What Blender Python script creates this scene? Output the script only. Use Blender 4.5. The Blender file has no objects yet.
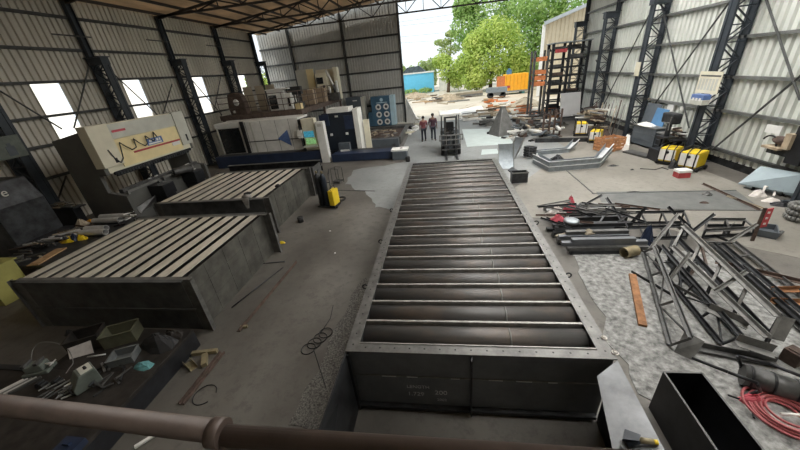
import bpy, bmesh, math, random
from mathutils import Vector, Matrix
random.seed(11)
R = random.Random(5)
sc = bpy.context.scene
COL = sc.collection
PI = math.pi

# ------------------------------------------------------------------ camera
YAW, PITCH, ROLL, FPX, H = -0.16349, 0.45634, -0.10297, 311.83, 4.5
fw = Vector((math.sin(YAW)*math.cos(PITCH), math.cos(YAW)*math.cos(PITCH), -math.sin(PITCH)))
r0 = Vector((math.cos(YAW), -math.sin(YAW), 0)); u0 = r0.cross(fw)
rt = r0*math.cos(ROLL)+u0*math.sin(ROLL); up = -r0*math.sin(ROLL)+u0*math.cos(ROLL)
cam = bpy.data.objects.new('camera', bpy.data.cameras.new('camera'))
COL.objects.link(cam)
cam.matrix_world = Matrix(((rt.x, up.x, -fw.x, 0), (rt.y, up.y, -fw.y, 0), (rt.z, up.z, -fw.z, H), (0, 0, 0, 1)))
cam.data.sensor_width = 36; cam.data.lens = FPX*36/800
cam.data.clip_start = .05; cam.data.clip_end = 600
sc.camera = cam

# surveyed points: where a sight line meets the floor (or a level, or a wall plane)
def ray(x, y): return fw + rt*((x-400)/FPX) - up*((y-225)/FPX)
def G(x, y, z=0.0):
    d = ray(x, y); return Vector((0, 0, H)) + d*((z-H)/d.z)
def WX(x, y, X):
    d = ray(x, y); return Vector((0, 0, H)) + d*(X/d.x)
def WY(x, y, Y):
    d = ray(x, y); return Vector((0, 0, H)) + d*(Y/d.y)
V = Vector

# ------------------------------------------------------------------ materials
def mat(name, c, rough=.6, metal=0.0, var=.2, scale=4.0, c2=None, bump=0.0, detail=6.0, emit=None, es=0.0, lo=.35, hi=.65, stretch=None, spec=None):
    m = bpy.data.materials.new(name); m.use_nodes = True
    nt = m.node_tree; N = nt.nodes; L = nt.links
    b = N['Principled BSDF']
    b.inputs['Roughness'].default_value = rough; b.inputs['Metallic'].default_value = metal
    if spec is not None: b.inputs['Specular IOR Level'].default_value = spec
    tc = N.new('ShaderNodeTexCoord'); src = tc.outputs['Object']
    if stretch:
        mp = N.new('ShaderNodeMapping'); mp.inputs['Scale'].default_value = stretch; L.new(src, mp.inputs['Vector']); src = mp.outputs['Vector']
    nz = N.new('ShaderNodeTexNoise'); nz.inputs['Scale'].default_value = scale; nz.inputs['Detail'].default_value = detail
    nz.inputs['Roughness'].default_value = .65
    L.new(src, nz.inputs['Vector'])
    rp = N.new('ShaderNodeValToRGB'); e = rp.color_ramp.elements
    e[0].position = lo; e[1].position = hi
    d = c2 if c2 else tuple(max(0, min(1, k*(1+var))) for k in c)
    a = c if c2 else tuple(k*(1-var) for k in c)
    e[0].color = (*a, 1); e[1].color = (*d, 1)
    L.new(nz.outputs['Fac'], rp.inputs['Fac']); L.new(rp.outputs['Color'], b.inputs['Base Color'])
    if bump:
        bp = N.new('ShaderNodeBump'); bp.inputs['Strength'].default_value = bump; bp.inputs['Distance'].default_value = .02
        L.new(nz.outputs['Fac'], bp.inputs['Height']); L.new(bp.outputs['Normal'], b.inputs['Normal'])
    if emit:
        b.inputs['Emission Color'].default_value = (*emit, 1); b.inputs['Emission Strength'].default_value = es
    return m

M = {}
M['steel_dark'] = mat('steel_dark', (.045, .047, .05), .45, .6, .5, 3.0)
M['steel_black'] = mat('steel_black', (.018, .019, .022), .45, .3, .4, 4.0)
M['steel_mid'] = mat('steel_mid', (.10, .10, .098), .5, .5, .35, 3.5)
M['steel_grey'] = mat('steel_grey', (.20, .20, .19), .55, .35, .25, 5)
M['steel_bright'] = mat('steel_bright', (.62, .62, .61), .35, .4, .15, 4)
M['column_blue'] = mat('column_paint', (.032, .04, .05), .5, .2, .3, 2)
M['girt'] = mat('girt_paint', (.06, .063, .062), .6, .2, .4, 1.5)
M['girt_light'] = mat('girt_grey', (.15, .157, .15), .6, .2, .3, 1.5)
M['truss'] = mat('truss_paint', (.05, .046, .044), .6, .2, .3, 2)
M['roof'] = mat('roof_sheet', (.54, .43, .31), .7, 0, .25, 1.2, stretch=(1, .3, 1))
M['sheet_l'] = mat('wall_sheet_left', (.60, .57, .50), .65, 0, .16, .6, stretch=(1, 1, .25))
M['sheet_r'] = mat('wall_sheet_right', (.66, .68, .635), .6, 0, .14, .6, stretch=(1, 1, .25))
M['sheet_b'] = mat('wall_sheet_back', (.46, .46, .44), .65, 0, .12, .6)
M['lit'] = mat('glowing_sheet', (.8, .8, .76), .6, emit=(1, .98, .9), es=1.1)
M['roof_glow'] = mat('added_roof_glow', (.8, .8, .76), .6, emit=(1, .985, .95), es=15.0)  # strong glow for the added roof panels that light the hall
M['tube'] = mat('mill_scale_tube', (.085, .082, .080), .48, .3, .5, 2.2, c2=(.18, .135, .105), lo=.45, hi=.85, stretch=(.6, 1, 1))
M['lip'] = mat('ground_lip', (.27, .262, .245), .45, .4, .25, 8)
M['rim'] = mat('flange_steel', (.085, .083, .078), .38, .3, .5, 6, c2=(.16, .157, .148))
M['plate_blue'] = mat('blued_plate', (.085, .093, .105), .42, .15, .3, 2.2, c2=(.16, .168, .178), lo=.3, hi=.75)
M['plate_pale'] = mat('pale_steel_plate', (.16, .165, .17), .4, .6, .3, 2.2)  # paler metallic tone, for the sloped trough plate
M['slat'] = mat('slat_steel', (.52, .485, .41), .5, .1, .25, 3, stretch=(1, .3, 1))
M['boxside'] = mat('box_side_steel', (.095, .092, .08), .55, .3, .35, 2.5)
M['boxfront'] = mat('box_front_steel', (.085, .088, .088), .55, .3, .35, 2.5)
M['cream'] = mat('cream_paint', (.68, .64, .50), .5, 0, .08, 1.5)
M['cream_y'] = mat('yellow_cream_paint', (.80, .67, .37), .5, 0, .08, 1.5)
M['press_grey'] = mat('press_grey_paint', (.52, .52, .46), .5, 0, .1, 1.5)
M['press_side'] = mat('press_side_paint', (.10, .10, .092), .6, 0, .15, 1.5)
M['red'] = mat('red_paint', (.42, .055, .06), .5)
M['blue_sign'] = mat('blue_sign', (.10, .17, .38), .5)
M['white'] = mat('white_paint', (.72, .72, .69), .5, 0, .08, 2)
M['offwhite'] = mat('offwhite_paint', (.74, .735, .70), .5, 0, .1, 2)
M['navy'] = mat('navy_paint', (.018, .03, .065), .45, 0, .25, 2)
M['navy_dk'] = mat('dark_housing', (.012, .018, .028), .45, 0, .25, 2)
M['teal'] = mat('blue_cabinet', (.05, .12, .19), .5, 0, .15, 2)
M['sky_side'] = mat('light_blue_side', (.42, .58, .66), .5, 0, .1, 2)
M['cab_grey'] = mat('slate_cabinet', (.085, .10, .115), .5, 0, .15, 2)
M['black'] = mat('black_rubber', (.012, .012, .013), .7, 0, .3, 6)
M['glass_dk'] = mat('dark_glass', (.012, .014, .016), .15, 0, .2, 2)
M['screen_b'] = mat('screen_blue', (.05, .28, .42), .3, 0, .9, 25, emit=(.08, .4, .55), es=.35)
M['screen_g'] = mat('screen_green', (.25, .5, .2), .3, 0, .6, 8, emit=(.3, .6, .25), es=.35)
M['yellow'] = mat('yellow_paint', (.72, .52, .02), .45, 0, .1, 3)
M['yellow_dull'] = mat('faded_yellow_paint', (.36, .34, .10), .6, 0, .15, 2)
M['orange'] = mat('orange_paint', (.90, .45, .03), .5, 0, .08, 2)
M['orange_beam'] = mat('orange_beam_paint', (.60, .20, .07), .6, 0, .2, 4)
M['wood'] = mat('pine_wood', (.42, .27, .14), .7, 0, .2, 4, stretch=(1, 6, 6))
M['wood_or'] = mat('crate_wood', (.45, .22, .10), .7, 0, .25, 5)
M['rust'] = mat('rusty_plate', (.26, .125, .055), .85, .1, .35, 7, bump=.2)
M['rust_dk'] = mat('rusty_steel', (.088, .06, .048), .8, .2, .4, 6)
M['galv'] = mat('galvanised', (.26, .29, .31), .45, .5, .15, 6)
M['galv_in'] = mat('bright_inner', (.55, .57, .58), .45, .3, .1, 6)
M['cone'] = mat('hopper_steel', (.14, .14, .135), .55, .3, .2, 3)
M['lightplate'] = mat('pale_plate', (.46, .52, .51), .6, .1, .08, 1.5)
M['sheet_blue'] = mat('film_coated_sheet', (.26, .32, .345), .5, .2, .1, 1.5)
M['blue_panel'] = mat('blue_panel', (.08, .21, .40), .5, 0, .12, 2)
M['pipe_rail'] = mat('brown_rail_paint', (.082, .060, .050), .5, .1, .3, 6)
M['skin'] = mat('skin', (.22, .12, .08), .6, 0, .1, 5)
M['shirt_red'] = mat('red_check_shirt', (.16, .05, .055), .85, 0, .5, 14)
M['shirt_plum'] = mat('plum_shirt', (.075, .035, .05), .85, 0, .3, 8)
M['jeans'] = mat('dark_trousers', (.02, .024, .035), .85, 0, .3, 8)
M['hair'] = mat('black_hair', (.008, .007, .007), .7)
M['hose'] = mat('red_hose', (.36, .095, .10), .5, 0, .15, 4)
M['cloth_red'] = mat('red_cloth', (.55, .10, .13), .85, 0, .15, 8)
M['cloth_white'] = mat('white_cloth', (.68, .64, .60), .85, 0, .15, 8)
M['cloth_grey'] = mat('grey_cloth', (.3, .29, .27), .9, 0, .25, 8)
M['fixture'] = mat('grey_green_fixture', (.13, .15, .13), .5, .1, .2, 5)
M['bin'] = mat('olive_bin', (.10, .10, .065), .6, 0, .2, 5)
M['bin_clear'] = mat('smoky_bin', (.13, .14, .14), .4, 0, .2, 5)
M['turq'] = mat('turquoise_rag', (.09, .24, .25), .8, 0, .2, 8)
M['paper'] = mat('paper', (.62, .58, .56), .8, 0, .1, 8)
M['brass'] = mat('ochre_channel', (.26, .22, .13), .5, .3, .25, 5)
M['plank'] = mat('weathered_plank', (.36, .29, .20), .8, 0, .3, 3)
M['tan'] = mat('tan_panel', (.36, .31, .23), .7, 0, .12, 2)
M['shedblue'] = mat('shed_blue', (.14, .54, .80), .6, 0, .06, 2)
M['bed'] = mat('bed_steel', (.030, .026, .023), .6, .3, .5, 4)
M['deck'] = mat('deck_brown', (.10, .072, .058), .7, .1, .3, 4)
M['carton'] = mat('tan_card', (.36, .28, .20), .8, 0, .12, 4)
M['foliage_a'] = mat('leaves_bright', (.34, .50, .09), .6, 0, .5, .5, c2=(.62, .70, .20))
M['foliage_b'] = mat('leaves_green', (.22, .40, .10), .6, 0, .5, .5, c2=(.45, .58, .20))
M['foliage_c'] = mat('leaves_olive', (.28, .40, .13), .6, 0, .5, .5, c2=(.50, .56, .24))
M['bark'] = mat('bark', (.14, .10, .07), .9, 0, .3, 4)
M['nb_wall'] = mat('cream_cladding', (.58, .50, .36), .7, 0, .12, .8)
M['nb_roof'] = mat('grey_roof', (.42, .45, .47), .5, .2, .1, 2)
M['tarp'] = mat('dark_tarp', (.06, .08, .09), .8, 0, .4, 2)
M['chalk'] = mat('chalk', (.55, .55, .55), .9, 0, .3, 30)
M['board'] = mat('grey_board', (.42, .42, .42), .6, 0, .06, 2)
M['slab'] = mat('steel_floor_plate', (.13, .135, .13), .6, .15, .2, 2)

for nm in ('foliage_a', 'foliage_b', 'foliage_c', 'roof'):
    nt = M[nm].node_tree; b_ = nt.nodes['Principled BSDF']; tr = nt.nodes.new('ShaderNodeBsdfTranslucent'); mx = nt.nodes.new('ShaderNodeMixShader'); mx.inputs[0].default_value = .32 if nm == 'roof' else .45
    nt.links.new(b_.inputs['Base Color'].links[0].from_socket, tr.inputs['Color']); nt.links.new(b_.outputs[0], mx.inputs[1]); nt.links.new(tr.outputs[0], mx.inputs[2])
    nt.links.new(mx.outputs[0], nt.nodes['Material Output'].inputs['Surface'])
# concrete floor
def concrete(name, a, b, c, s=.35):
    m = bpy.data.materials.new(name); m.use_nodes = True
    nt = m.node_tree; N = nt.nodes; L = nt.links; bs = N['Principled BSDF']
    tc = N.new('ShaderNodeTexCoord')
    n1 = N.new('ShaderNodeTexNoise'); n1.inputs['Scale'].default_value = s; n1.inputs['Detail'].default_value = 8; n1.inputs['Roughness'].default_value = .6
    n2 = N.new('ShaderNodeTexNoise'); n2.inputs['Scale'].default_value = s*14; n2.inputs['Detail'].default_value = 8; n2.inputs['Roughness'].default_value = .75
    L.new(tc.outputs['Object'], n1.inputs['Vector']); L.new(tc.outputs['Object'], n2.inputs['Vector'])
    r1 = N.new('ShaderNodeValToRGB'); r1.color_ramp.elements[0].position = .36; r1.color_ramp.elements[1].position = .66
    r1.color_ramp.elements[0].color = (*a, 1); r1.color_ramp.elements[1].color = (*b, 1)
    L.new(n1.outputs['Fac'], r1.inputs['Fac'])
    r2 = N.new('ShaderNodeValToRGB'); r2.color_ramp.elements[0].position = .5; r2.color_ramp.elements[1].position = .75
    r2.color_ramp.elements[0].color = (0, 0, 0, 1); r2.color_ramp.elements[1].color = (.75, .75, .75, 1)
    L.new(n2.outputs['Fac'], r2.inputs['Fac'])
    mx = N.new('ShaderNodeMixRGB'); mx.inputs['Color2'].default_value = (*c, 1)
    L.new(r2.outputs['Color'], mx.inputs['Fac']); L.new(r1.outputs['Color'], mx.inputs['Color1'])
    L.new(mx.outputs['Color'], bs.inputs['Base Color'])
    rr = N.new('ShaderNodeMapRange'); rr.inputs['To Min'].default_value = .45; rr.inputs['To Max'].default_value = .8
    L.new(n1.outputs['Fac'], rr.inputs['Value']); L.new(rr.outputs['Result'], bs.inputs['Roughness'])
    bp = N.new('ShaderNodeBump'); bp.inputs['Strength'].default_value = .15; bp.inputs['Distance'].default_value = .02
    L.new(n2.outputs['Fac'], bp.inputs['Height']); L.new(bp.outputs['Normal'], bs.inputs['Normal'])
    return m
M['floor'] = concrete('concrete_floor', (.075, .068, .059), (.155, .145, .128), (.045, .041, .036))
M['floor_pale'] = concrete('pale_concrete', (.165, .154, .132), (.25, .236, .207), (.11, .103, .09))
M['floor_skylit'] = concrete('skylit_concrete', (.17, .178, .175), (.27, .28, .276), (.12, .12, .12))  # sky light near the gate put into a paler, bluer floor colour
M['sand'] = concrete('sandy_yard', (.46, .41, .33), (.60, .55, .46), (.40, .33, .24), .2)
M['ash'] = mat('ash_gravel', (.085, .085, .082), .9, 0, .3, 9, c2=(.36, .36, .345), bump=.6, detail=15, lo=.33, hi=.68)
M['gravel'] = mat('dark_gravel', (.05, .047, .042), .9, 0, .3, 36, c2=(.22, .21, .19), bump=.8, detail=9, lo=.38, hi=.68)

# ------------------------------------------------------------------ builders
MW = {}
class MB:
    def __init__(s): s.bm = bmesh.new(); s.mi = 0
    def face(s, vs, flip=False):
        vs = [v if isinstance(v, bmesh.types.BMVert) else s.bm.verts.new(v) for v in vs]
        try:
            f = s.bm.faces.new(vs); f.material_index = s.mi; return f
        except ValueError: return None
    def hexa(s, p):
        v = [s.bm.verts.new(q) for q in p]
        for i in ((0, 3, 2, 1), (4, 5, 6, 7), (0, 1, 5, 4), (1, 2, 6, 5), (2, 3, 7, 6), (3, 0, 4, 7)): s.face([v[k] for k in i])
        return s
    def box(s, c, d, rz=0, mtx=None):
        x, y, z = d[0]/2, d[1]/2, d[2]/2
        m = Matrix.Translation(c) @ (mtx if mtx else Matrix.Rotation(rz, 4, 'Z'))
        return s.hexa([m @ V(q) for q in ((-x, -y, -z), (x, -y, -z), (x, y, -z), (-x, y, -z), (-x, -y, z), (x, -y, z), (x, y, z), (-x, y, z))])
    def bx(s, x0, x1, y0, y1, z0, z1): return s.box(((x0+x1)/2, (y0+y1)/2, (z0+z1)/2), (abs(x1-x0), abs(y1-y0), abs(z1-z0)))
    def bar(s, p, q, w=.05, h=.05, upv=None):
        p, q = V(p), V(q); d = (q-p)
        if d.length < 1e-6: return s
        d.normalize(); u = V(upv) if upv else V((0, 0, 1))
        if abs(d.dot(u)) > .98: u = V((0, 1, 0)) if abs(d.y) < .9 else V((1, 0, 0))
        a = d.cross(u).normalized()*(w/2); b = a.cross(d).normalized()*(h/2)
        return s.hexa([p-a-b, p+a-b, p+a+b, p-a+b, q-a-b, q+a-b, q+a+b, q-a+b])
    def angle(s, p, q, w=.05, t=.008, upv=None):
        """L-section bar"""
        p, q = V(p), V(q); d = (q-p).normalized(); u = V(upv) if upv else V((0, 0, 1))
        if abs(d.dot(u)) > .98: u = V((0, 1, 0))
        a = d.cross(u).normalized(); b = a.cross(d).normalized()
        s.bar(p+a*(w/2), q+a*(w/2), w, t, b); s.bar(p+b*(w/2), q+b*(w/2), t, w, b); return s
    def channel(s, p, q, w=.1, h=.05, t=.01, upv=None):
        p, q = V(p), V(q); d = (q-p).normalized(); u = V(upv) if upv else V((0, 0, 1))
        if abs(d.dot(u)) > .98: u = V((0, 1, 0))
        a = d.cross(u).normalized(); b = a.cross(d).normalized()
        s.bar(p, q, w, t, b); s.bar(p+a*(w/2)+b*(h/2), q+a*(w/2)+b*(h/2), t, h, b); s.bar(p-a*(w/2)+b*(h/2), q-a*(w/2)+b*(h/2), t, h, b); return s
    def tube(s, p, q, r, n=10, r2=None, cap=True):
        p, q = V(p), V(q); d = (q-p).normalized(); r2 = r if r2 is None else r2
        u = V((0, 0, 1)) if abs(d.z) < .95 else V((1, 0, 0))
        a = d.cross(u).normalized(); b = a.cross(d)
        A = [s.bm.verts.new(p+(a*math.cos(t)+b*math.sin(t))*r) for t in [2*PI*k/n for k in range(n)]]
        B = [s.bm.verts.new(q+(a*math.cos(t)+b*math.sin(t))*r2) for t in [2*PI*k/n for k in range(n)]]
        for k in range(n):
            f = s.face([A[k], A[(k+1) % n], B[(k+1) % n], B[k]])
            if f: f.smooth = n > 6
        if cap: s.face(A[::-1]); s.face(B)
        return s
    def pipe(s, p, q, r, t, n=14):
        """hollow pipe with open ends"""
        p, q = V(p), V(q); s.tube(p, q, r, n, cap=False); s.tube(q, p, r-t, n, cap=False)
        d = (q-p).normalized(); u = V((0, 0, 1)) if abs(d.z) < .95 else V((1, 0, 0)); a = d.cross(u).normalized(); b = a.cross(d)
        for c in (p, q):
            for k in range(n):
                t0, t1 = 2*PI*k/n, 2*PI*(k+1)/n
                e = [(a*math.cos(x)+b*math.sin(x)) for x in (t0, t1)]
                s.face([c+e[0]*r, c+e[1]*r, c+e[1]*(r-t), c+e[0]*(r-t)])
        return s
    def path(s, pts, r, n=6):
        for k in range(len(pts)-1): s.tube(pts[k], pts[k+1], r, n)
        return s
    def prism(s, pts, off):
        """closed polygon extruded by vector off"""
        off = V(off); A = [s.bm.verts.new(V(p)) for p in pts]; B = [s.bm.verts.new(V(p)+off) for p in pts]
        n = len(pts); s.face(A[::-1]); s.face(B)
        for k in range(n): s.face([A[k], A[(k+1) % n], B[(k+1) % n], B[k]])
        return s
    def lathe(s, c, prof, n=16, axis=None):
        c = V(c); m = Matrix.Identity(3)
        if axis is not None: m = V((0, 0, 1)).rotation_difference(V(axis)).to_matrix()
        rings = []
        for r, z in prof: rings.append([s.bm.verts.new(c+m @ V((r*math.cos(2*PI*k/n), r*math.sin(2*PI*k/n), z))) for k in range(n)])
        for a, b in zip(rings, rings[1:]):
            for k in range(n):
                f = s.face([a[k], a[(k+1) % n], b[(k+1) % n], b[k]])
                if f: f.smooth = True
        s.face(rings[0][::-1]); s.face(rings[-1]); return s
    def torus(s, c, Rr, r, axis=(0, 0, 1), n=20, m=6, a0=0, a1=2*PI, rz=None):
        q = V((0, 0, 1)).rotation_difference(V(axis)).to_matrix(); c = V(c)
        pts = [c+q @ V((Rr*math.cos(a0+(a1-a0)*k/n), Rr*math.sin(a0+(a1-a0)*k/n), 0)) for k in range(n+1)]
        return s.path(pts, r, m)
    def blob(s, c, d, seed=0, rough=.25, sub=2):
        rr = random.Random(seed); b = bmesh.new(); bmesh.ops.create_icosphere(b, subdivisions=sub, radius=1)
        mp = {}
        for v in b.verts:
            k = 1+rr.uniform(-rough, rough); mp[v] = s.bm.verts.new(V(c)+V((v.co.x*d[0]/2*k, v.co.y*d[1]/2*k, v.co.z*d[2]/2*k)))
        for f in b.faces:
            g = s.face([mp[v] for v in f.verts])
            if g: g.smooth = True
        b.free(); return s
    def heap(s, c, d, seed=0, n=12, rough=.3):
        """low mound with a flat foot standing on the floor at c"""
        rr = random.Random(seed); c = V(c); rings = []
        for j in range(5):
            t = j/4; rad = 1-t*.95; rings.append([s.bm.verts.new(c+V((d[0]/2*rad*math.cos(2*PI*k/n)*(1+rr.uniform(-rough, rough)*.6), d[1]/2*rad*math.sin(2*PI*k/n)*(1+rr.uniform(-rough, rough)*.6), d[2]*(1-(1-t)**1.6)*(1 if j else 0)*(1+rr.uniform(-rough, rough)*.5)))) for k in range(n)])
        for a, b in zip(rings, rings[1:]):
            for k in range(n): s.face([a[k], a[(k+1) % n], b[(k+1) % n], b[k]])
        s.face(rings[0][::-1]); s.face(rings[-1]); return s
    def build(s, name, m, parent=None, world=True, bevel=0):
        ms = m if isinstance(m, (list, tuple)) else [m]
        bm = s.bm
        bmesh.ops.recalc_face_normals(bm, faces=bm.faces)
        me = bpy.data.meshes.new(name)
        o = bpy.data.objects.new(name, me); COL.objects.link(o)
        for k in ms: me.materials.append(M[k] if isinstance(k, str) else k)
        if parent:
            mw = MW[parent]; o.parent = parent
            if world: bm.transform(mw.inverted())
            MW[o] = mw.copy()
        elif world and bm.verts:
            xs = [v.co.x for v in bm.verts]; ys = [v.co.y for v in bm.verts]; zs = [v.co.z for v in bm.verts]
            c = V(((min(xs)+max(xs))/2, (min(ys)+max(ys))/2, min(zs)))
            bm.transform(Matrix.Translation(-c)); o.location = c; MW[o] = Matrix.Translation(c)
        else: MW[o] = Matrix.Identity(4)
        bm.to_mesh(me); bm.free()
        if bevel:
            b = o.modifiers.new('bevel', 'BEVEL'); b.width = bevel; b.segments = 2; b.limit_method = 'ANGLE'
        return o

def thing(name, label, cat, loc=(0, 0, 0), rz=0, group=None):
    o = bpy.data.objects.new(name, None); COL.objects.link(o); o.empty_display_size = .2
    o.location = loc; o.rotation_euler = (0, 0, rz)
    o['label'] = label; o['category'] = cat
    if group: o['group'] = group
    MW[o] = Matrix.Translation(loc) @ Matrix.Rotation(rz, 4, 'Z')
    return o
def tag(o, label, cat, group=None, kind=None):
    o['label'] = label; o['category'] = cat
    if group: o['group'] = group
    if kind: o['kind'] = kind
    return o
def struct(o): o['kind'] = 'structure'; return o
def copy_thing(r, loc, rz=None, label=None, group=None):
    c = r.copy(); COL.objects.link(c); c.location = loc
    if rz is not None: c.rotation_euler = (0, 0, rz)
    if label: c['label'] = label
    if group: c['group'] = group
    for ch in list(r.children):
        d = ch.copy(); COL.objects.link(d); d.parent = c
        for g in list(ch.children):
            e = g.copy(); COL.objects.link(e); e.parent = d
    return c
def text_mesh(name, txt, size, m, parent, mtx, depth=.002):
    cu = bpy.data.curves.new(name, 'FONT'); cu.body = txt; cu.size = size; cu.extrude = depth
    cu.align_x = 'CENTER'; cu.align_y = 'CENTER'
    t = bpy.data.objects.new('tmp', cu); COL.objects.link(t)
    dg = bpy.context.evaluated_depsgraph_get(); dg.update()
    me = bpy.data.meshes.new_from_object(t.evaluated_get(dg)); bpy.data.objects.remove(t)
    me.transform(MW[parent].inverted() @ mtx); me.materials.clear(); me.materials.append(M[m])
    o = bpy.data.objects.new(name, me); COL.objects.link(o); o.parent = parent; MW[o] = MW[parent].copy()
    return o
def frame_mtx(org, xdir, ydir):
    x = V(xdir).normalized(); y = V(ydir).normalized(); z = x.cross(y)
    return Matrix(((x.x, y.x, z.x, org[0]), (x.y, y.y, z.y, org[1]), (x.z, y.z, z.z, org[2]), (0, 0, 0, 1)))

class Pile:
    """lays bars flat, each resting on the floor or on the bars already there"""
    def __init__(s, base=0.0, cap=.5): s.it = []; s.base = base; s.cap = cap
    def put(s, x, y, a, l, w, h, base=None):
        base = s.base if base is None else base
        d = V((math.cos(a), math.sin(a))); p = V((x, y)); z = base
        for (q, e, m, v, t) in s.it:
            if (p-q).length > l+m+w+v: continue
            best = 9
            for i in range(9):
                r = p+d*l*(i/4-1)
                k = max(-m, min(m, (r-q).dot(e))); best = min(best, (r-(q+e*k)).length)
            for i in range(9):
                r = q+e*m*(i/4-1)
                k = max(-l, min(l, (r-p).dot(d))); best = min(best, (r-(p+d*k)).length)
            if best < (w+v)/2+.01: z = max(z, t)
        if z+h > base+s.cap: return None
        s.it.append((p, d, l, w, z+h+.003))
        return V((x, y, z+h/2+.002)), V((d.x*l, d.y*l, 0))
#PARTS
# ------------------------------------------------------------------ setting
XL, XR, YB, YE, Y0 = -16.0, 10.9, 31.7, 28.9, -4.0
RIDGE = (XL+XR)/2; EAVE = 8.6; SL = .115
def roof_z(x): return EAVE+SL*((x-XL) if x < RIDGE else (XR-x))
b = MB(); b.bx(XL-2.5, XR+1.5, Y0-4, 30.6, -.25, 0); struct(b.build('floor', 'floor'))
b = MB(); b.bx(-90, 110, 30.6, 260, -.3, -.03); b.bx(-90, XL-2.5, Y0-4, 30.6, -.3, -.03); b.bx(XR+1.5, 110, Y0-4, 30.6, -.3, -.03)
struct(b.build('ground_outside', 'sand'))
def corr(b, org, du, dn, length, z0, z1, pitch, dep, top=None, f=(.58, .66, .92)):
    """trapezoid-ribbed sheet: org + du*t, ribs stand out along dn"""
    org, du, dn = V(org), V(du), V(dn); prof = []
    n = max(1, int(round(length/pitch))); p = length/n
    for k in range(n):
        t = k*p; prof += [(t, dep), (t+p*f[0], dep), (t+p*f[1], 0), (t+p*f[2], 0)]
    prof.append((length, dep))
    A = []
    for t, d in prof:
        q = org+du*t+dn*d; zt = top(q) if top else z1
        A.append((b.bm.verts.new(V((q.x, q.y, z0))), b.bm.verts.new(V((q.x, q.y, zt)))))
    for a, c in zip(A, A[1:]): b.face([a[0], c[0], c[1], a[1]])
WIN = [(11.55, 12.6), (15.5, 16.52), (20.4, 21.46), (25.42, 26.52)]
WZ0, WZ1 = 3.1, 5.4
b = MB(); y = Y0
for w0, w1 in WIN:
    corr(b, (XL, y, 0), (0, 1, 0), (1, 0, 0), w0-y, 0, EAVE, .25, .075, f=(.60, .66, .94))
    corr(b, (XL, w0, 0), (0, 1, 0), (1, 0, 0), w1-w0, 0, WZ0, .25, .075, f=(.60, .66, .94))
    corr(b, (XL, w0, 0), (0, 1, 0), (1, 0, 0), w1-w0, WZ1, EAVE, .25, .075, f=(.60, .66, .94)); y = w1
corr(b, (XL, y, 0), (0, 1, 0), (1, 0, 0), YE-y, 0, EAVE, .25, .075, f=(.60, .66, .94))
wl = struct(b.build('wall_left', 'sheet_l'))
for i, (w0, w1) in enumerate(WIN):
    b = MB(); b.bx(XL-.02, XL-.005, w0, w1, WZ0, WZ1); struct(b.build('window_%d' % (i+1), 'lit'))
for z in (1.94, 3.13, 4.18, 5.42, 6.63, 7.87):
    b = MB(); b.bar((XL+.16, Y0, z), (XL+.16, YE, z), .14, .1); b.build('girt', 'girt', wl)
def wallrod(pa, pb, X, r, par, m='girt'):
    b = MB(); b.tube(WX(*pa, X), WX(*pb, X), r, 6); b.build('brace_rod', m, par)
for pa, pb in (((0, 91), (62, 129)), ((90, 62), (74, 128)), ((103, 64), (160, 117)), ((172, 84), (160, 125)), ((180, 66), (222, 115)), ((221, 75), (214, 112)), ((25, 205), (42, 172)), ((66, 176), (58, 200))):
    wallrod(pa, pb, XL+.28, .03, wl)
for i, (px, py) in enumerate(((75, 36), (160, 41), (215, 46))):
    q = WX(px, py, XL+.5); b = MB(); b.bar(q-V((0, .9, 0)), q+V((0, .7, 0)), .04, .05); b.build('cleat_bar', 'girt', wl)
# right wall
b = MB(); corr(b, (XR, Y0, 0), (0, 1, 0), (-1, 0, 0), YE-Y0, .28, EAVE, .29, .11, f=(.54, .60, .94))
wr = struct(b.build('wall_right', 'sheet_r'))
for z in (.58, 1.98, 3.16, 4.47, 5.69, 7.0, 8.2):
    b = MB(); b.bar((XR-.185, Y0, z), (XR-.185, YE, z), .14, .10); b.build('girt', 'girt' if z < .6 else 'girt_light', wr)
b = MB(); b.bx(XR-.05, XR+.2, Y0, YE, 0, .3); b.build('plinth', 'steel_dark', wr)
for pa, pb in (((661, 3), (689, 128)), ((731, 0), (640, 124)), ((763, -10), (800, 100)), ((805, 72), (712, 150)), ((651, 11), (604, 104)), ((596, 60), (611, 92))):
    wallrod(pa, pb, XR-.34, .035, wr)
b = MB(); b.bx(XL, XR, Y0-.1, Y0, 0, 10.2); struct(b.build('wall_light_block', 'sheet_l'))  # unseen end wall, added to cut light from behind the camera
# back wall (free standing beyond the last truss, gap each side)
BX0, BX1 = -16.75, -3.55
b = MB(); corr(b, (BX0, YB, 0), (1, 0, 0), (0, -1, 0), BX1-BX0, 0, 9, .25, .07, top=lambda q: roof_z(q.x)-.12+.35)
wb = struct(b.build('wall_back', 'sheet_b'))
for z in (1.75, 3.16, 4.68, 6.05, 7.4):
    b = MB(); b.bar((BX0, YB-.13, z), (BX1, YB-.13, z), .13, .14); b.build('girt', 'girt', wb)
for x in (-13.7, -8.64, BX1):
    b = MB(); b.bx(x-.09, x+.09, YB-.28, YB-.06, 0, roof_z(x)); b.build('wall_post', 'girt', wb)
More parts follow.
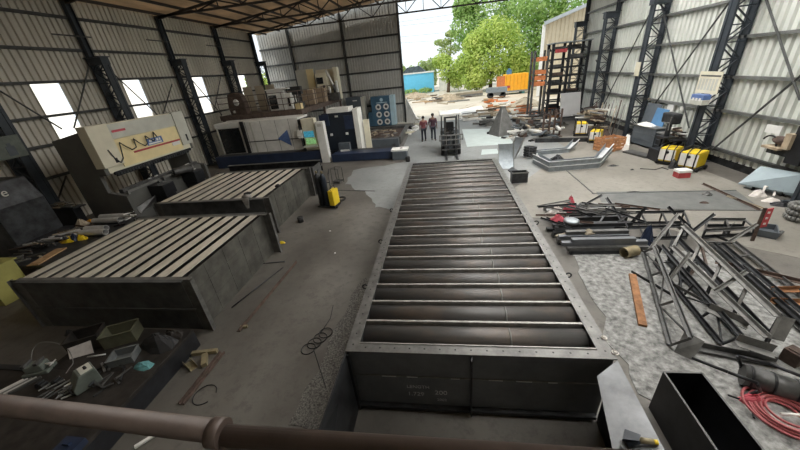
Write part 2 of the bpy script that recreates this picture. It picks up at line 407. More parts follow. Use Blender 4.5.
# roof
b = MB()
P = [(XL-.3, roof_z(XL)-.03), (RIDGE, roof_z(RIDGE)), (XR+.3, roof_z(XR)-.03)]
b.prism([(P[0][0], Y0, P[0][1]), (P[1][0], Y0, P[1][1]), (P[1][0], Y0, P[1][1]+.06), (P[0][0], Y0, P[0][1]+.06)], (0, 31.3-Y0, 0))
LY = [(2.5, 3.5), (6.3, 7.5), (10.5, 12.3), (15.2, 17), (20, 21.5)]
y = Y0
for a, c in LY+[(31.3, 31.3)]:
    for x0, x1 in ((RIDGE, RIDGE+2.5), (RIDGE+2.5, XR-2), (XR-2, XR+.3)):
        pass
    if a > y: b.prism([(RIDGE, y, roof_z(RIDGE)), (XR+.3, y, roof_z(XR+.3)), (XR+.3, y, roof_z(XR+.3)+.06), (RIDGE, y, roof_z(RIDGE)+.06)], (0, a-y, 0))
    if c > a:
        for x0, x1 in ((RIDGE, 0.5), (XR-1.5, XR+.3)):
            b.prism([(x0, a, roof_z(x0)), (x1, a, roof_z(x1)), (x1, a, roof_z(x1)+.06), (x0, a, roof_z(x0)+.06)], (0, c-a, 0))
    y = c
ce = struct(b.build('ceiling', 'roof'))
for a, c in LY:
    b = MB(); x0, x1 = .5, XR-1.5
    b.prism([(x0, a, roof_z(x0)+.02), (x1, a, roof_z(x1)+.02), (x1, a, roof_z(x1)+.05), (x0, a, roof_z(x0)+.05)], (0, c-a, 0)); b.build('glowing_sheet', 'roof_glow', ce)  # unseen glowing panels, added to brighten the interior
xs = [XL+.5+1.3*k for k in range(21)]
for x in xs:
    b = MB(); b.bar((x, Y0, roof_z(x)-.09), (x, 31.2, roof_z(x)-.09), .07, .13); b.build('purlin', 'truss', ce)
# columns and trusses
CY = [4.8, 9.6, 14.3, 19.2, 24.05, 28.75]
where = {9.6: ('beside the dark cutting machine', 0), 14.3: ('behind the press brake', 0), 19.2: ('left of the pale enclosed machine', 0), 24.05: ('behind the dark gearbox on the raised deck', 0), 28.75: ('at the open gap by the back wall', 0)}
wherer = {9.6: 'nearest the camera on the right wall', 14.3: 'carrying the paper notice and the blue box', 19.2: 'behind the dark blue metal bins', 24.05: 'behind the heap of scrap and yellow cart', 28.75: 'at the far end of the right wall by the pallet rack'}
def lattice(x_in, x_out, y, cap, label, side):
    t = thing('lattice_column', label, 'column', ((x_in+x_out)/2, y, 0), 0, 'lattice columns along the side walls')
    for x, nm in ((x_in, 'inner_chord'), (x_out, 'outer_chord')):
        b = MB()
        for s in (-1, 1): b.bar((x, y+s*.13, 0), (x, y+s*.13, cap), .11, .07, (1, 0, 0))
        b.bar((x, y, 0), (x, y, cap), .03, .22, (0, 1, 0)); b.build(nm, 'column_blue', t)
    b = MB(); n = int(cap/.52); st = cap/n
    for s in (-1, 1):
        for k in range(n):
            a, c = (x_in, x_out) if k % 2 == 0 else (x_out, x_in)
            b.bar((a, y+s*.15, k*st), (c, y+s*.15, (k+1)*st), .03, .06, (0, 1, 0))
            b.bar((x_in, y+s*.15, (k+1)*st), (x_out, y+s*.15, (k+1)*st), .03, .05, (0, 1, 0))
    b.build('lacing', 'column_blue', t)
    b = MB(); b.bx(min(x_in, x_out)-.14, max(x_in, x_out)+.08, y-.27, y+.27, cap, cap+.04); b.bx(min(x_in, x_out)-.1, max(x_in, x_out)+.05, y-.2, y+.2, cap-.3, cap); b.build('cap_plate', 'column_blue', t)
    b = MB(); b.bx(x_out-.1, x_out+.1, y-.13, y-.11, cap+.04, 8.45); b.bx(x_out-.1, x_out+.1, y+.11, y+.13, cap+.04, 8.45); b.bx(x_out-.012, x_out+.012, y-.11, y+.11, cap+.04, 8.45); b.build('upper_post', 'column_blue', t)
    b = MB(); b.bx(min(x_in, x_out)-.2, max(x_in, x_out)+.15, y-.28, y+.28, 0, .03); b.build('base_plate', 'column_blue', t)
for y in CY:
    if y in where: lattice(-15.1, -15.72, y, 6.3, 'dark lattice steel column on the left wall '+where[y][0], -1)
    if y in wherer: lattice(10.05, 10.68, y, 6.5, 'dark lattice steel column '+wherer[y], 1)
TL = {9.6: 'dark steel roof truss nearest the camera, above the frame', 14.3: 'dark roof truss at the upper left, second from the camera', 19.2: 'dark roof truss springing from the column left of the pale machine', 24.05: 'dark roof truss between the pale machine column and the back wall', 28.75: 'dark roof truss spanning above the far gate opening'}
for y in CY[1:]:
    t = thing('roof_truss', TL[y], 'truss', (RIDGE, y, 8.45), 0, 'roof trusses')
    x0, x1 = XL+.1, XR-.1
    b = MB(); b.bar((x0, y, 8.48), (x1, y, 8.48), .12, .10); b.build('bottom_chord', 'truss', t)
    b = MB(); b.bar((x0, y, roof_z(x0)-.23), (RIDGE, y, roof_z(RIDGE)-.23), .12, .11); b.bar((RIDGE, y, roof_z(RIDGE)-.23), (x1, y, roof_z(x1)-.23), .12, .11); b.build('top_chord', 'truss', t)
    n = 20; st = (x1-x0)/n
    for k in range(n):
        xa, xb = x0+k*st, x0+(k+1)*st
        za, zb = roof_z(xa)-.25, roof_z(xb)-.25
        if k: b = MB(); b.bar((xa, y, 8.48), (xa, y, za), .05, .05); b.build('vertical', 'truss', t)
        b = MB()
        if k % 2 == 0: b.bar((xa, y, 8.48), (xb, y, zb), .05, .06)
        else: b.bar((xa, y, za), (xb, y, 8.48), .05, .06)
        b.build('diagonal', 'truss', t)
# pale stay rods high up between truss and back wall
for k, (pa, pb) in enumerate((((318, -2), (352, 17)), ((371, 4), (374, -4)), ((396, -2), (402, 8)))):
    pass
# floor patches
for k, q in enumerate((((566, 170), (594, 194)), ((592, 193.6), (736, 190.2)), ((604, 207.5), (690, 210)), ((690, 210), (763, 210.5)), ((329, 190), (375, 191)))):
    b = MB(); b.bar(G(*q[0], .006), G(*q[1], .006), .045, .012); struct(b.build('trim_%d' % (5+k), 'steel_dark'))
def patch(name, m, pts, th, kind, label=None, cat=None):
    b = MB(); b.prism([(p[0], p[1], 0.0) for p in pts], (0, 0, th)); o = b.build(name, m)
    if kind == 'structure': o['kind'] = 'structure'
    else: tag(o, label, cat, None, 'stuff')
def ragged(pts, n=6, amp=.12, seed=1):
    rr = random.Random(seed); out = []
    for k in range(len(pts)):
        a, c = V((*pts[k], 0)), V((*pts[(k+1) % len(pts)], 0))
        for i in range(n):
            q = a.lerp(c, i/n); out.append((q.x+rr.uniform(-amp, amp), q.y+rr.uniform(-amp, amp)))
    return out
patch('ash_patch', 'ash', ragged([(2.75, 3.3), (2.8, 5.2), (3.1, 7.3), (4.4, 7.6), (6.2, 7.0), (6.9, 5.2), (6.6, 3.2), (4.6, 2.2), (3.2, 2.4)], 6, .14, 3), .012, 'stuff', 'pale grey gravelly ash spread on the floor under the black trusses', 'ash')
patch('gravel_strip', 'gravel', ragged([(-2.35, 2.6), (-2.25, 4.2), (-2.15, 6.1), (-1.45, 6.3), (-1.38, 2.4)], 6, .06, 4), .01, 'stuff', 'dark gravel strip along the left foot of the tube grid', 'gravel')
patch('trim_1', 'floor_skylit', ragged([(-4.8, 15.8), (-2.2, 16.8), (-2.2, 18.3), (-2.6, 20.5), (-2.6, 30.6), (6.4, 30.6), (6.6, 17.5), (3.2, 12.2), (2.6, 12.8), (-1.5, 12.9), (-1.6, 10.2), (-2.6, 10.6), (-3.3, 12.2), (-4.6, 13.6)], 5, .12, 9), .004, 'structure')  # patch paints the gate's sky light onto the floor
patch('trim_2', 'floor_pale', [(2.7, 12.0), (6.5, 17.4), (6.5, 20.5), (9.8, 20.5), (9.9, 12), (9.9, 5), (6.7, 7.6), (5.5, 8.7), (2.6, 9.3)], .005, 'structure')
patch('trim_3', 'slab', [tuple(G(*q).xy) for q in ((596, 192), (660, 191), (736, 190.5), (763, 210), (690, 209.5), (604, 207))], .008, 'structure')
# ------------------------------------------------------------------ central tube grid
FX0, FX1, FY0, FY1, FH = -1.40, 1.97, 2.87, 12.2, 1.2
t = thing('tube_grid_frame', 'long steel box frame with a row of dark rollers in the middle of the floor', 'steel frame', ((FX0+FX1)/2, (FY0+FY1)/2, 0))
FW = .17
for x0, x1, y0, y1 in ((FX0, FX0+FW, FY0, FY1), (FX1-FW, FX1, FY0, FY1), (FX0+FW, FX1-FW, FY0, FY0+FW-.02), (FX0+FW, FX1-FW, FY1-FW, FY1)):
    b = MB(); b.bx(x0, x1, y0, y1, FH-.018, FH); b.mi = 1
    if x1-x0 < 1:
        n = int((y1-y0)/.2)
        for k in range(n): b.lathe(((x0+x1)/2, y0+.12+k*.2, FH-.001), [(.013, 0), (.013, .003)], 8)
    else:
        n = int((x1-x0)/.2)
        for k in range(n): b.lathe((x0+.1+k*.2, (y0+y1)/2, FH-.001), [(.013, 0), (.013, .003)], 8)
    b.build('flange', ['rim', 'black'], t, bevel=.003)
for x in (FX0+FW-.02, FX1-FW+.01):
    b = MB(); b.bx(x-.006, x+.014, FY0+.1, FY1-.1, 0.0, FH-.018); b.build('side_plate', 'steel_dark', t)
b = MB(); b.bx(FX0+FW, FX1-FW, FY1-.16, FY1-.145, 0, FH-.018); b.build('end_plate', 'steel_dark', t)
b = MB(); b.bx(FX0+FW, FX1-FW, FY0+.14, FY0+.155, FH-.12, FH+.012); b.build('front_lip', 'lip', t)
NT = 20
for k in range(NT):
    y = 3.33+k*.44+.0
    x0, x1 = FX0+FW-.012, FX1-FW+.012
    b = MB(); r = .165; zc = FH-.20
    b.tube((x0, y, zc), (x1, y, zc), r, 24)
    o = b.build('roller_tube', 'tube', t)
    xs_ = .78+R.uniform(-.05, .1)
    b = MB(); b.tube((xs_-.012, y, zc), (xs_+.012, y, zc), r+.005, 24); b.build('weld_seam', 'steel_grey', o)
    b = MB(); b.bx(x0, x1, y+.115, y+.15, FH-.12, FH-.006); b.build('top_lip', 'lip', o)
for (x, y) in ((FX0-.04, 4.3), (FX0-.04, 5.9), (FX0-.04, 7.6), (FX1+.04, 4.6), (FX1+.04, 6.6)):
    b = MB(); b.torus((x, y, FH-.03), .045, .012, (0, 1, 0), 12, 6); b.build('lifting_lug', 'steel_dark', t)
# open trough section in front
t = thing('open_trough', 'dark open steel trough joined to the near end of the roller frame', 'trough', ((FX0+FX1)/2, 1.9, 0))
YP = FY0+.03
zs1 = WY(480, 379, YP).z; zs2 = max(.06, WY(480, 408, YP).z)
b = MB(); b.bx(FX0+.01, FX1-.02, YP, YP+.012, zs1, FH-.02); b.build('upper_back_plate', 'plate_blue', t)
b = MB(); b.bx(FX0+.01, FX1-.02, YP+.015, YP+.027, .02, zs1-.004); bk = b.build('lower_back_plate', 'plate_blue', t)
b = MB(); b.bx(FX0+.05, FX1-.05, YP-.012, YP+.016, zs1-.012, zs1+.008); b.build('weld_seam', 'steel_grey', t)
b = MB()
for a, c in ((-.95, -.75), (-.6, -.45), (.0, .12), (.5, .68), (.85, 1.05), (1.25, 1.36)): b.bx(a, c, YP-.018, YP-.011, zs1-.006, zs1+.006)
b.build('weld_stitch', 'steel_bright', t)
b = MB(); b.bx(FX0+.03, FX1-.05, YP-.05, YP+.014, zs2-.05, zs2); b.build('bottom_rail', 'steel_dark', t)
xr = WY(471, 385, YP).x
b = MB(); b.bx(xr-.008, xr+.008, YP-.10, YP+.0, .05, FH-.03); b.build('stiffener', 'steel_black', t)
b = MB(); b.prism([(FX0, FY0, FH-.02), (FX0, FY0, 0), (FX0+.02, .9, 0), (FX0-.02, .9, FH-.25), (FX0-.05, 1.9, FH-.12), (FX0, 2.3, FH-.02)], (.014, 0, 0)); b.build('left_plate', 'steel_dark', t)
b = MB(); b.bx(FX0+.014, FX0+.05, YP-.06, YP-.0, 0, FH-.05); b.build('corner_angle', 'steel_dark', t)
e0, e1 = V((FX1, FY0, FH-.015)), G(662, 445, FH-.015)
q0, q1 = G(596, 374, FH-.15), G(612, 447, FH-.15)
e1 = e0.lerp(e1, 1.35); q1 = q0.lerp(q1, 1.35)
nq = (e1-e0).cross(q1-e0); dq = ray(597, 376); q0 = V((0, 0, H))+dq*((e0-V((0, 0, H))).dot(nq)/dq.dot(nq))
b = MB(); v4 = [b.bm.verts.new(k_) for k_ in (e0, q0, q1, e1)]; v5 = [b.bm.verts.new(k_-V((0, 0, .014))) for k_ in (e0, q0, q1, e1)]
b.face([v4[0], v4[1], v4[2]]); b.face([v4[0], v4[2], v4[3]]); b.face([v5[2], v5[1], v5[0]]); b.face([v5[3], v5[2], v5[0]])
for k_ in range(4): b.face([v4[k_], v4[(k_+1) % 4], v5[(k_+1) % 4], v5[k_]])
b.build('right_sloped_plate', 'plate_pale', t)
b = MB(); b.prism([(e0.x-.03, FY0, 0), (e0.x-.03, FY0, FH-.04), (e1.x-.03, e1.y, FH-.04), (e1.x-.03, e1.y, 0)], (.014, 0, 0)); b.build('right_shade_plate', 'steel_black', t)  # black plate stands in for the shaded opening below the slope
# chalk writing, upside down on the back plate
mt = frame_mtx(WY(418, 394.5, YP+.014), (-1, 0, 0), (0, 0, -1))
def chalk(txt, px, py, size): text_mesh('chalk_writing', txt, size, 'chalk', bk, frame_mtx(WY(px, py, YP+.013), (1, 0, 0), (0, 0, 1)), .001)
chalk('LENGTH', 418, 387, .085); chalk('1.729', 416, 394, .11); chalk('200', 441, 393, .12); chalk('2002', 442, 400, .07)

# ------------------------------------------------------------------ slatted steel boxes on the left
def slat_box(name, label, x0, x1, y0, y1, h, n):
    t = thing(name, label, 'steel box', ((x0+x1)/2, (y0+y1)/2, 0), 0, 'slatted steel boxes')
    b = MB(); b.bx(x0+.165, x1-.165, y0, y0+.02, .0, h); b.bx(x0+.1, x1-.1, y0-.07, y0, h-.02, h); b.bx(x0+.1, x1-.1, y0-.03, y0, h*.42, h*.42+.03); b.build('front_plate', 'boxfront', t)
    b = MB(); b.bx(x0+.165, x1-.165, y1-.02, y1, .0, h); b.bx(x0+.1, x1-.1, y1, y1+.07, h-.02, h); b.build('back_plate', 'boxfront', t)
    for x, s in ((x1, 1), (x0, -1)):
        b = MB(); b.bx(x-.16*s, x-.14*s, y0+.02, y1-.02, 0, h-.03)
        for z in (h*.34, h*.67): b.bx(x-.145*s, x-.13*s, y0+.02, y1-.02, z, z+.02)
        for k in range(1, 5): b.bx(x-.145*s, x-.133*s, y0+k*(y1-y0)/5-.006, y0+k*(y1-y0)/5+.006, 0, h-.03)
        b.build('side_plate', 'boxside', t)
        for yy in (y0, y1-.02):
            b = MB(); b.bx(x-.16*s, x+.10*s, yy, yy+.02, 0, h+.01); b.bx(x+.085*s, x+.10*s, yy-.05, yy+.05, 0, h+.01); b.build('edge_flange', 'rim', t)
    b = MB(); b.bx(x0, x1, y0+.02, y0+.12, h-.022, h-.004); b.build('front_rim', 'rim', t)
    b = MB(); b.bx(x0, x1, y1-.12, y1-.02, h-.022, h-.004); b.build('back_rim', 'rim', t)
    pitch = (x1-x0-.16)/n
    for k in range(n):
        xa = x0+.02+k*pitch+.05
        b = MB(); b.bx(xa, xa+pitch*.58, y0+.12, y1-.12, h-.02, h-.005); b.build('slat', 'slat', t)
    b = MB(); b.bx(x0+.2, x1-.2, y0+.1, y1-.1, .35, .38); b.build('inner_floor', 'steel_black', t)
    return t
slat_box('slatted_box', 'nearer of the two large steel boxes with slatted tops at left', -9.15, -4.98, 4.38, 7.5, 1.27, 11)
slat_box('slatted_box', 'farther slatted-top steel box in front of the blue machine base', -9.75, -5.66, 8.75, 12.2, 1.25, 10)

# ------------------------------------------------------------------ handrail in front of the camera
t = thing('handrail', 'brown painted pipe handrail crossing the bottom of the view', 'handrail', (-.36, .3, 2.9))
pl = [WY(-60, 396, .33), WY(218, 433, .30)]
zr = 3.95
b = MB(); b.tube((-3.2, .353, zr+.089), (-.425, .297, zr-.008), .0198, 20); b.build('left_pipe', 'pipe_rail', t)
b = MB(); b.tube((-.425, .297, zr-.021), (3.6, .28, zr+.045), .0185, 20); b.build('right_pipe', 'pipe_rail', t)
b = MB(); b.tube((-.438, .297, zr-.012), (-.414, .297, zr-.013), .0255, 20); b.build('coupling', 'pipe_rail', t)
b = MB(); b.tube((-.41, .295, 2.9), (-.41, .295, zr-.02), .018, 16); b.build('post', 'pipe_rail', t)
b = MB(); b.tube((-1.7, .32, 2.9), (-1.7, .323, zr+.034), .018, 16); b.build('post', 'pipe_rail', t)
b = MB(); b.tube((3.4, .281, 2.9), (3.4, .281, zr+.04), .018, 16); b.build('post', 'pipe_rail', t)
b = MB(); b.bx(-3.4, 3.8, -2.4, .36, 2.8, 2.9)
for x in (-3.2, 3.6): b.bx(x-.08, x+.08, -2.3, -2.14, 0, 2.8); b.bx(x-.08, x+.08, -.6, -.44, 0, 2.8)
struct(b.build('trim_4', 'steel_dark'))

# ------------------------------------------------------------------ men
def person(name, label, loc, rz, shirt, trousers, h, bend=1):
    t = thing(name, label, 'person', loc, rz)
    me = bpy.data.meshes.new('body'); o = bpy.data.objects.new('body', me); COL.objects.link(o); o.parent = t; MW[o] = MW[t].copy()
    k = h/1.75
    vs = {'pel': ((0, 0, .93), .135), 'wai': ((0, .0, 1.08), .125), 'che': ((0, 0, 1.28), .15), 'sho': ((0, 0, 1.42), .10), 'nek': ((0, 0, 1.50), .055), 'jaw': ((0, .01, 1.57), .07), 'hed': ((0, .0, 1.66), .092), 'top': ((0, -.005, 1.70), .07), 'nos': ((0, .115, 1.625), .012)}
    ed = [('pel', 'wai'), ('wai', 'che'), ('che', 'sho'), ('sho', 'nek'), ('nek', 'jaw'), ('jaw', 'hed'), ('hed', 'top'), ('hed', 'nos')]
    for s, n in ((-1, 'l'), (1, 'r')):
        vs['ear'+n] = ((s*.098, -.01, 1.635), .014); ed.append(('hed', 'ear'+n))
        st = .13 if s*bend > 0 else -.03
        P = [('hip', (s*.09, 0, .88), .088), ('kne', (s*.11, .04+st*.3, .49), .058), ('ank', (s*.13, st-.03, .09), .040), ('toe', (s*.15, st+.13, .035), .034)]
        pr = 'pel'
        for q, c, r in P: vs[q+n] = (c, r); ed.append((pr, q+n)); pr = q+n
        A = [('shd', (s*.19, 0, 1.40), .062), ('elb', (s*.26, -.05, 1.12), .043), ('wri', (s*.24, .08, .90), .028), ('pal', (s*.235, .12, .82), .032)]
        pr = 'sho'
        for q, c, r in A: vs[q+n] = (c, r); ed.append((pr, q+n)); pr = q+n
        for i, (dy, ln) in enumerate(((-.030, .065), (-.010, .078), (.010, .074), (.030, .058))):
            vs['f%d%s' % (i, n)] = ((s*.236, .125+dy, .765), .0085); vs['g%d%s' % (i, n)] = ((s*.222, .128+dy*1.1, .765-ln*.6), .0075)
            ed += [('pal'+n, 'f%d%s' % (i, n)), ('f%d%s' % (i, n), 'g%d%s' % (i, n))]
        vs['th'+n] = ((s*.20, .155, .815), .010); vs['ti'+n] = ((s*.19, .165, .78), .009); ed += [('pal'+n, 'th'+n), ('th'+n, 'ti'+n)]
    keys = list(vs); me.from_pydata([V(vs[q][0])*k for q in keys], [(keys.index(a), keys.index(c)) for a, c in ed], [])
    me.materials.append(M['skin'])
    m = o.modifiers.new('skin', 'SKIN'); m.use_smooth_shade = True
    for i, q in enumerate(keys):
        sv = me.skin_vertices[0].data[i]; r = vs[q][1]*k
        sv.radius = (r*1.25, r*.85) if q in ('che', 'sho', 'pel', 'wai') else (r, r); sv.use_root = (q == 'pel')
    s = o.modifiers.new('sub', 'SUBSURF'); s.levels = 1; s.render_levels = 2
    def cloth(nm, ks, es, m_, grow):
        me2 = bpy.data.meshes.new(nm); c = bpy.data.objects.new(nm, me2); COL.objects.link(c); c.parent = t; MW[c] = MW[t].copy()
        me2.from_pydata([V(vs[q][0])*k for q in ks], [(ks.index(a), ks.index(d)) for a, d in es], []); me2.materials.append(M[m_])
        mm = c.modifiers.new('skin', 'SKIN'); mm.use_smooth_shade = True
        for i, q in enumerate(ks):
            r = vs[q][1]*k+grow; sv = me2.skin_vertices[0].data[i]; sv.radius = (r*1.25, r*.9) if q in ('che', 'sho', 'pel', 'wai') else (r, r); sv.use_root = (i == 0)
        ss = c.modifiers.new('sub', 'SUBSURF'); ss.levels = 1; ss.render_levels = 2
    cloth('shirt', ['wai', 'pel', 'che', 'sho', 'shdl', 'elbl', 'shdr', 'elbr'], [('wai', 'pel'), ('wai', 'che'), ('che', 'sho'), ('sho', 'shdl'), ('shdl', 'elbl'), ('sho', 'shdr'), ('shdr', 'elbr')], shirt, .016)
    vs['ankl'] = (vs['ankl'][0], .055); vs['ankr'] = (vs['ankr'][0], .055)
    cloth('trousers', ['pel', 'hipl', 'knel', 'ankl', 'hipr', 'kner', 'ankr'], [('pel', 'hipl'), ('hipl', 'knel'), ('knel', 'ankl'), ('pel', 'hipr'), ('hipr', 'kner'), ('kner', 'ankr')], trousers, .012)
    b = MB(); b.lathe(V((0, -.012, 1.645))*k, [(.104*k, -.02), (.106*k, .03), (.09*k, .08), (.05*k, .108), (.01, .114)], 14); b.build('hair', 'hair', t, world=False)
    for s_, n in ((-1, 'l'), (1, 'r')):
        b = MB(); b.blob(V((s_*.035, .088, 1.645))*k, (.022, .014, .016), 1, 0, 1); b.build('eye', 'black', t, world=False)
        c = V(vs['toe'+n][0])*k; b = MB(); b.blob((c.x-s_*.01, c.y-.05, .045), (.10, .29, .09), 3, .02, 2); b.build('shoe', 'black', t, world=False)
    return t
pA = G(424.3, 141.5); pB = G(433.6, 140.6)
person('person', 'person in a red checked shirt and dark trousers standing left of the forklift', pA, .25, 'shirt_red', 'jeans', 1.68, 1)
person('person', 'person in a dark plum shirt standing between the other person and the forklift', pB, -.2, 'shirt_plum', 'jeans', 1.80, -1)

# ------------------------------------------------------------------ forklift
p = G(451.5, 157.5); t = thing('forklift', 'dark forklift with grey roof parked facing the camera at the gate', 'forklift', (p.x, p.y+.3, 0), .03)
L = lambda bb, nm, m, par=None, bev=0: bb.build(nm, m, par or t, world=False, bevel=bev)
# local frame: front faces -y
b = MB(); b.bx(-.5, .5, .35, 2.2, .25, .95); b.bx(-.52, .52, 1.5, 2.35, .3, 1.15); L(b, 'chassis', 'cab_grey', None, .04)
b = MB(); b.bx(-.5, .5, 1.95, 2.4, .35, 1.2); L(b, 'counterweight', 'steel_dark', None, .08)
for s in (-1, 1):
    b = MB(); b.channel((s*.3, .1, .08), (s*.3, .1, 2.1), .10, .07, .015, (0, s, 0)); L(b, 'mast_rail', 'steel_mid')
    b = MB(); b.bar((s*.28, -.04, .06), (s*.28, -1.05, .06), .11, .04); b.bar((s*.28, -.03, .05), (s*.28, -.03, .6), .11, .04, (0, 1, 0)); L(b, 'fork', 'steel_dark')
    b = MB(); b.lathe((s*.44, .42, .3), [(.12, -.1), (.3, -.1), (.3, .1), (.12, .1)], 20, (1, 0, 0)); wl_ = L(b, 'front_wheel', 'black')
    b = MB(); b.lathe((s*.50, .42, .3), [(.06, -.05), (.14, -.05), (.14, .05), (.06, .05)], 14, (1, 0, 0)); L(b, 'hub', 'steel_grey', wl_)
    b = MB(); b.lathe((s*.42, 1.9, .23), [(.1, -.08), (.23, -.08), (.23, .08), (.1, .08)], 18, (1, 0, 0)); L(b, 'rear_wheel', 'black')
    b = MB(); b.path([(s*.48, .45, .9), (s*.46, .62, 2.1)], .03, 8); L(b, 'guard_post', 'steel_mid')
    b = MB(); b.path([(s*.46, 1.95, 1.15), (s*.44, 1.75, 2.1)], .03, 8); L(b, 'guard_post', 'steel_mid')
    b = MB(); b.tube((s*.17, .14, .1), (s*.17, .14, 1.3), .035, 8); L(b, 'lift_cylinder', 'steel_dark')
b = MB(); b.bx(-.58, .58, .35, 1.95, 2.12, 2.22); L(b, 'overhead_guard', 'offwhite', None, .03)
for z in (2.02, 1.0, .12): b = MB(); b.bx(-.25, .25, .07, .13, z, z+.08); L(b, 'mast_crossbar', 'steel_dark')
b = MB()
for z in (.38, .62): b.bar((-.52, 0, z), (.52, 0, z), .05, .12, (0, 1, 0))
L(b, 'carriage', 'steel_mid')
b = MB()
for x in [-.5, -.25, 0, .25, .5]: b.bar((x, 0, .6), (x, 0, 1.15), .03, .04)
for z in (.9, 1.15): b.bar((-.62, 0, z), (.62, 0, z), .05, .05)
for s in (-1, 1): b.bar((s*.62, 0, .85), (s*.62, 0, 1.18), .04, .04)
L(b, 'load_backrest', 'steel_grey')
b = MB(); b.bx(-.46, .46, .25, .33, .3, 1.12); L(b, 'cowl', 'cab_grey', None, .03)
b = MB(); b.bx(-.25, .25, 1.05, 1.5, .95, 1.08); b.bx(-.25, .25, 1.42, 1.56, 1.05, 1.62); L(b, 'seat', 'black', None, .05)
b = MB(); b.torus((0, .72, 1.3), .17, .018, (0, -.5, 1), 18, 6); b.tube((0, .6, .95), (0, .72, 1.3), .02, 8); L(b, 'steering_wheel', 'black')

# pyramid hopper on end
p = G(501.5, 136); t = thing('steel_hopper', 'grey steel pyramid hopper standing upside down on the pale plate', 'hopper', (p.x+.1, p.y+.55, 0), .42)
b = MB(); w = .66; hh = 1.78
base = [(-w, -w, 0), (w, -w, 0), (w, w, 0), (-w, w, 0)]; tp = [(-.09, -.09, hh), (.09, -.09, hh), (.09, .09, hh), (-.09, .09, hh)]
b.hexa([V(q) for q in base+tp]); b.build('shell', 'cone', t, world=False)
b = MB()
for a, c in zip(base, tp): b.bar(a, c, .04, .04)
b.build('corner_seam', 'steel_grey', t, world=False)
b = MB(); b.bx(-.14, .14, -.14, .14, hh, hh+.03); b.build('mouth_flange', 'cone', t, world=False)
b = MB(); b.blob(G(489.5, 134)+V((0, 0, .08)), (.42, .3, .2), 4, .2); tag(b.build('steel_lump', 'steel_dark'), 'small dark lump of steel at the left foot of the pyramid hopper', 'scrap')
b = MB(); b.blob(G(504, 138.5)+V((0, 0, .06)), (.4, .3, .14), 5, .3); tag(b.build('steel_lump', 'steel_dark'), 'small dark lump on the pale plate in front of the pyramid hopper', 'scrap')
# pale plates
b = MB(); b.prism([G(467, 147), G(514, 144), G(503, 128.5), G(462, 129.5)], (0, 0, .015)); tag(b.build('steel_plate', 'lightplate'), 'large pale steel plate lying on the floor under the pyramid hopper', 'plate')
b = MB(); b.prism([G(481, 155), G(499, 153.5), G(497, 149), G(482, 149.7)], (0, 0, .012)); tag(b.build('steel_plate', 'lightplate'), 'small pale plate lying on the floor left of the curved plate', 'plate')
# curved plates
def curved(px, py, w, h, depth, rz, m, label):
    p = G(px, py); t = thing('curved_plate', label, 'curved plate', p, rz)
    n = 8; pts = []
    for k in range(n+1):
        a = k/n; pts.append(V((0, depth*(a-1)**2*-1+0, h*a)))
    b = MB()
    for k in range(n): b.hexa([pts[k]+V((-w/2, 0, 0)), pts[k]+V((w/2, 0, 0)), pts[k]+V((w/2, .02, 0)), pts[k]+V((-w/2, .02, 0)), pts[k+1]+V((-w/2, 0, 0)), pts[k+1]+V((w/2, 0, 0)), pts[k+1]+V((w/2, .02, 0)), pts[k+1]+V((-w/2, .02, 0))])
    b.build('skin_plate', m, t, world=False)
    b = MB()
    for s in (-1, 1): b.bar(pts[0]+V((s*w/2, .05, 0)), pts[-1]+V((s*w/2, .05, 0)), .02, .09, (0, 1, 0))
    b.bar(pts[4]+V((-w/2, .05, 0)), pts[4]+V((w/2, .05, 0)), .09, .02); b.build('rib', 'steel_grey', t, world=False)
    return t
curved(505, 166, .68, 1.05, .45, -.05, 'galv', 'blue-grey curved plate standing on end just right of the roller frame corner')
curved(518, 156, .5, .95, .6, -.9, 'galv', 'curved steel plate standing behind the blue-grey one, seen edge on')
b = MB(); b.prism([G(508, 171), G(512, 168), G(522, 174), G(517, 177)], (0, 0, .06)); tag(b.build('steel_strip', 'steel_dark'), 'dark strip on the floor between curved plate and small dark box', 'offcut')
p = G(519.5, 183); t = thing('small_box', 'small dark rectangular steel box on the floor beside the far frame corner', 'box', p, .03)
b = MB(); b.bx(-.31, .31, -.01, .01, 0, .44); b.bx(-.31, .31, .28, .30, 0, .44); b.bx(-.31, -.29, .01, .28, 0, .44); b.bx(.29, .31, .01, .28, 0, .44); b.bx(-.29, .29, .01, .28, 0, .02); b.build('shell', 'steel_dark', t, world=False)
b = MB(); b.bx(-.33, .33, -.03, -.01, .40, .45); b.build('top_rim', 'steel_grey', t, world=False)
# bent channel frames
def uframe(pts, w, h, label, z=0, m='galv', inner=True):
    c = sum((V(q) for q in pts), V())/len(pts); t = thing('bent_channel_section', label, 'channel frame', (c.x, c.y, z), 0, 'bent galvanised channel frames')
    pts = [V(q) for q in pts]; nrm = []
    for k in range(len(pts)):
        u = V()
        if k: u += (pts[k]-pts[k-1]).normalized()
        if k < len(pts)-1: u += (pts[k+1]-pts[k]).normalized()
        nrm.append(V((-u.y, u.x, 0)).normalized())
    def strip(nm, off0, z0, off1, z1, mm, th=.012):
        b = MB()
        for k in range(len(pts)-1):
            q = []
            for kk in (k, k+1):
                a = pts[kk]+nrm[kk]*off0+V((0, 0, z0)); c = pts[kk]+nrm[kk]*off1+V((0, 0, z1))
                q.append((a, c))
            e = V((0, 0, th)) if abs(z1-z0) < .01 else nrm[k]*th
            b.hexa([q[0][0], q[0][1], q[1][1], q[1][0], q[0][0]+e, q[0][1]+e, q[1][1]+e, q[1][0]+e])
        b.build(nm, mm, t)
    strip('web', 0, 0, w, 0, 'galv_in'); strip('outer_flange', 0, .012, 0, h, m); strip('inner_flange', w-.012, .012, w-.012, h, m)
    strip('outer_lip', -.05, h, 0, h, 'galv_in')
    return t
def gz(x, y, z): q = G(x, y, z); return q
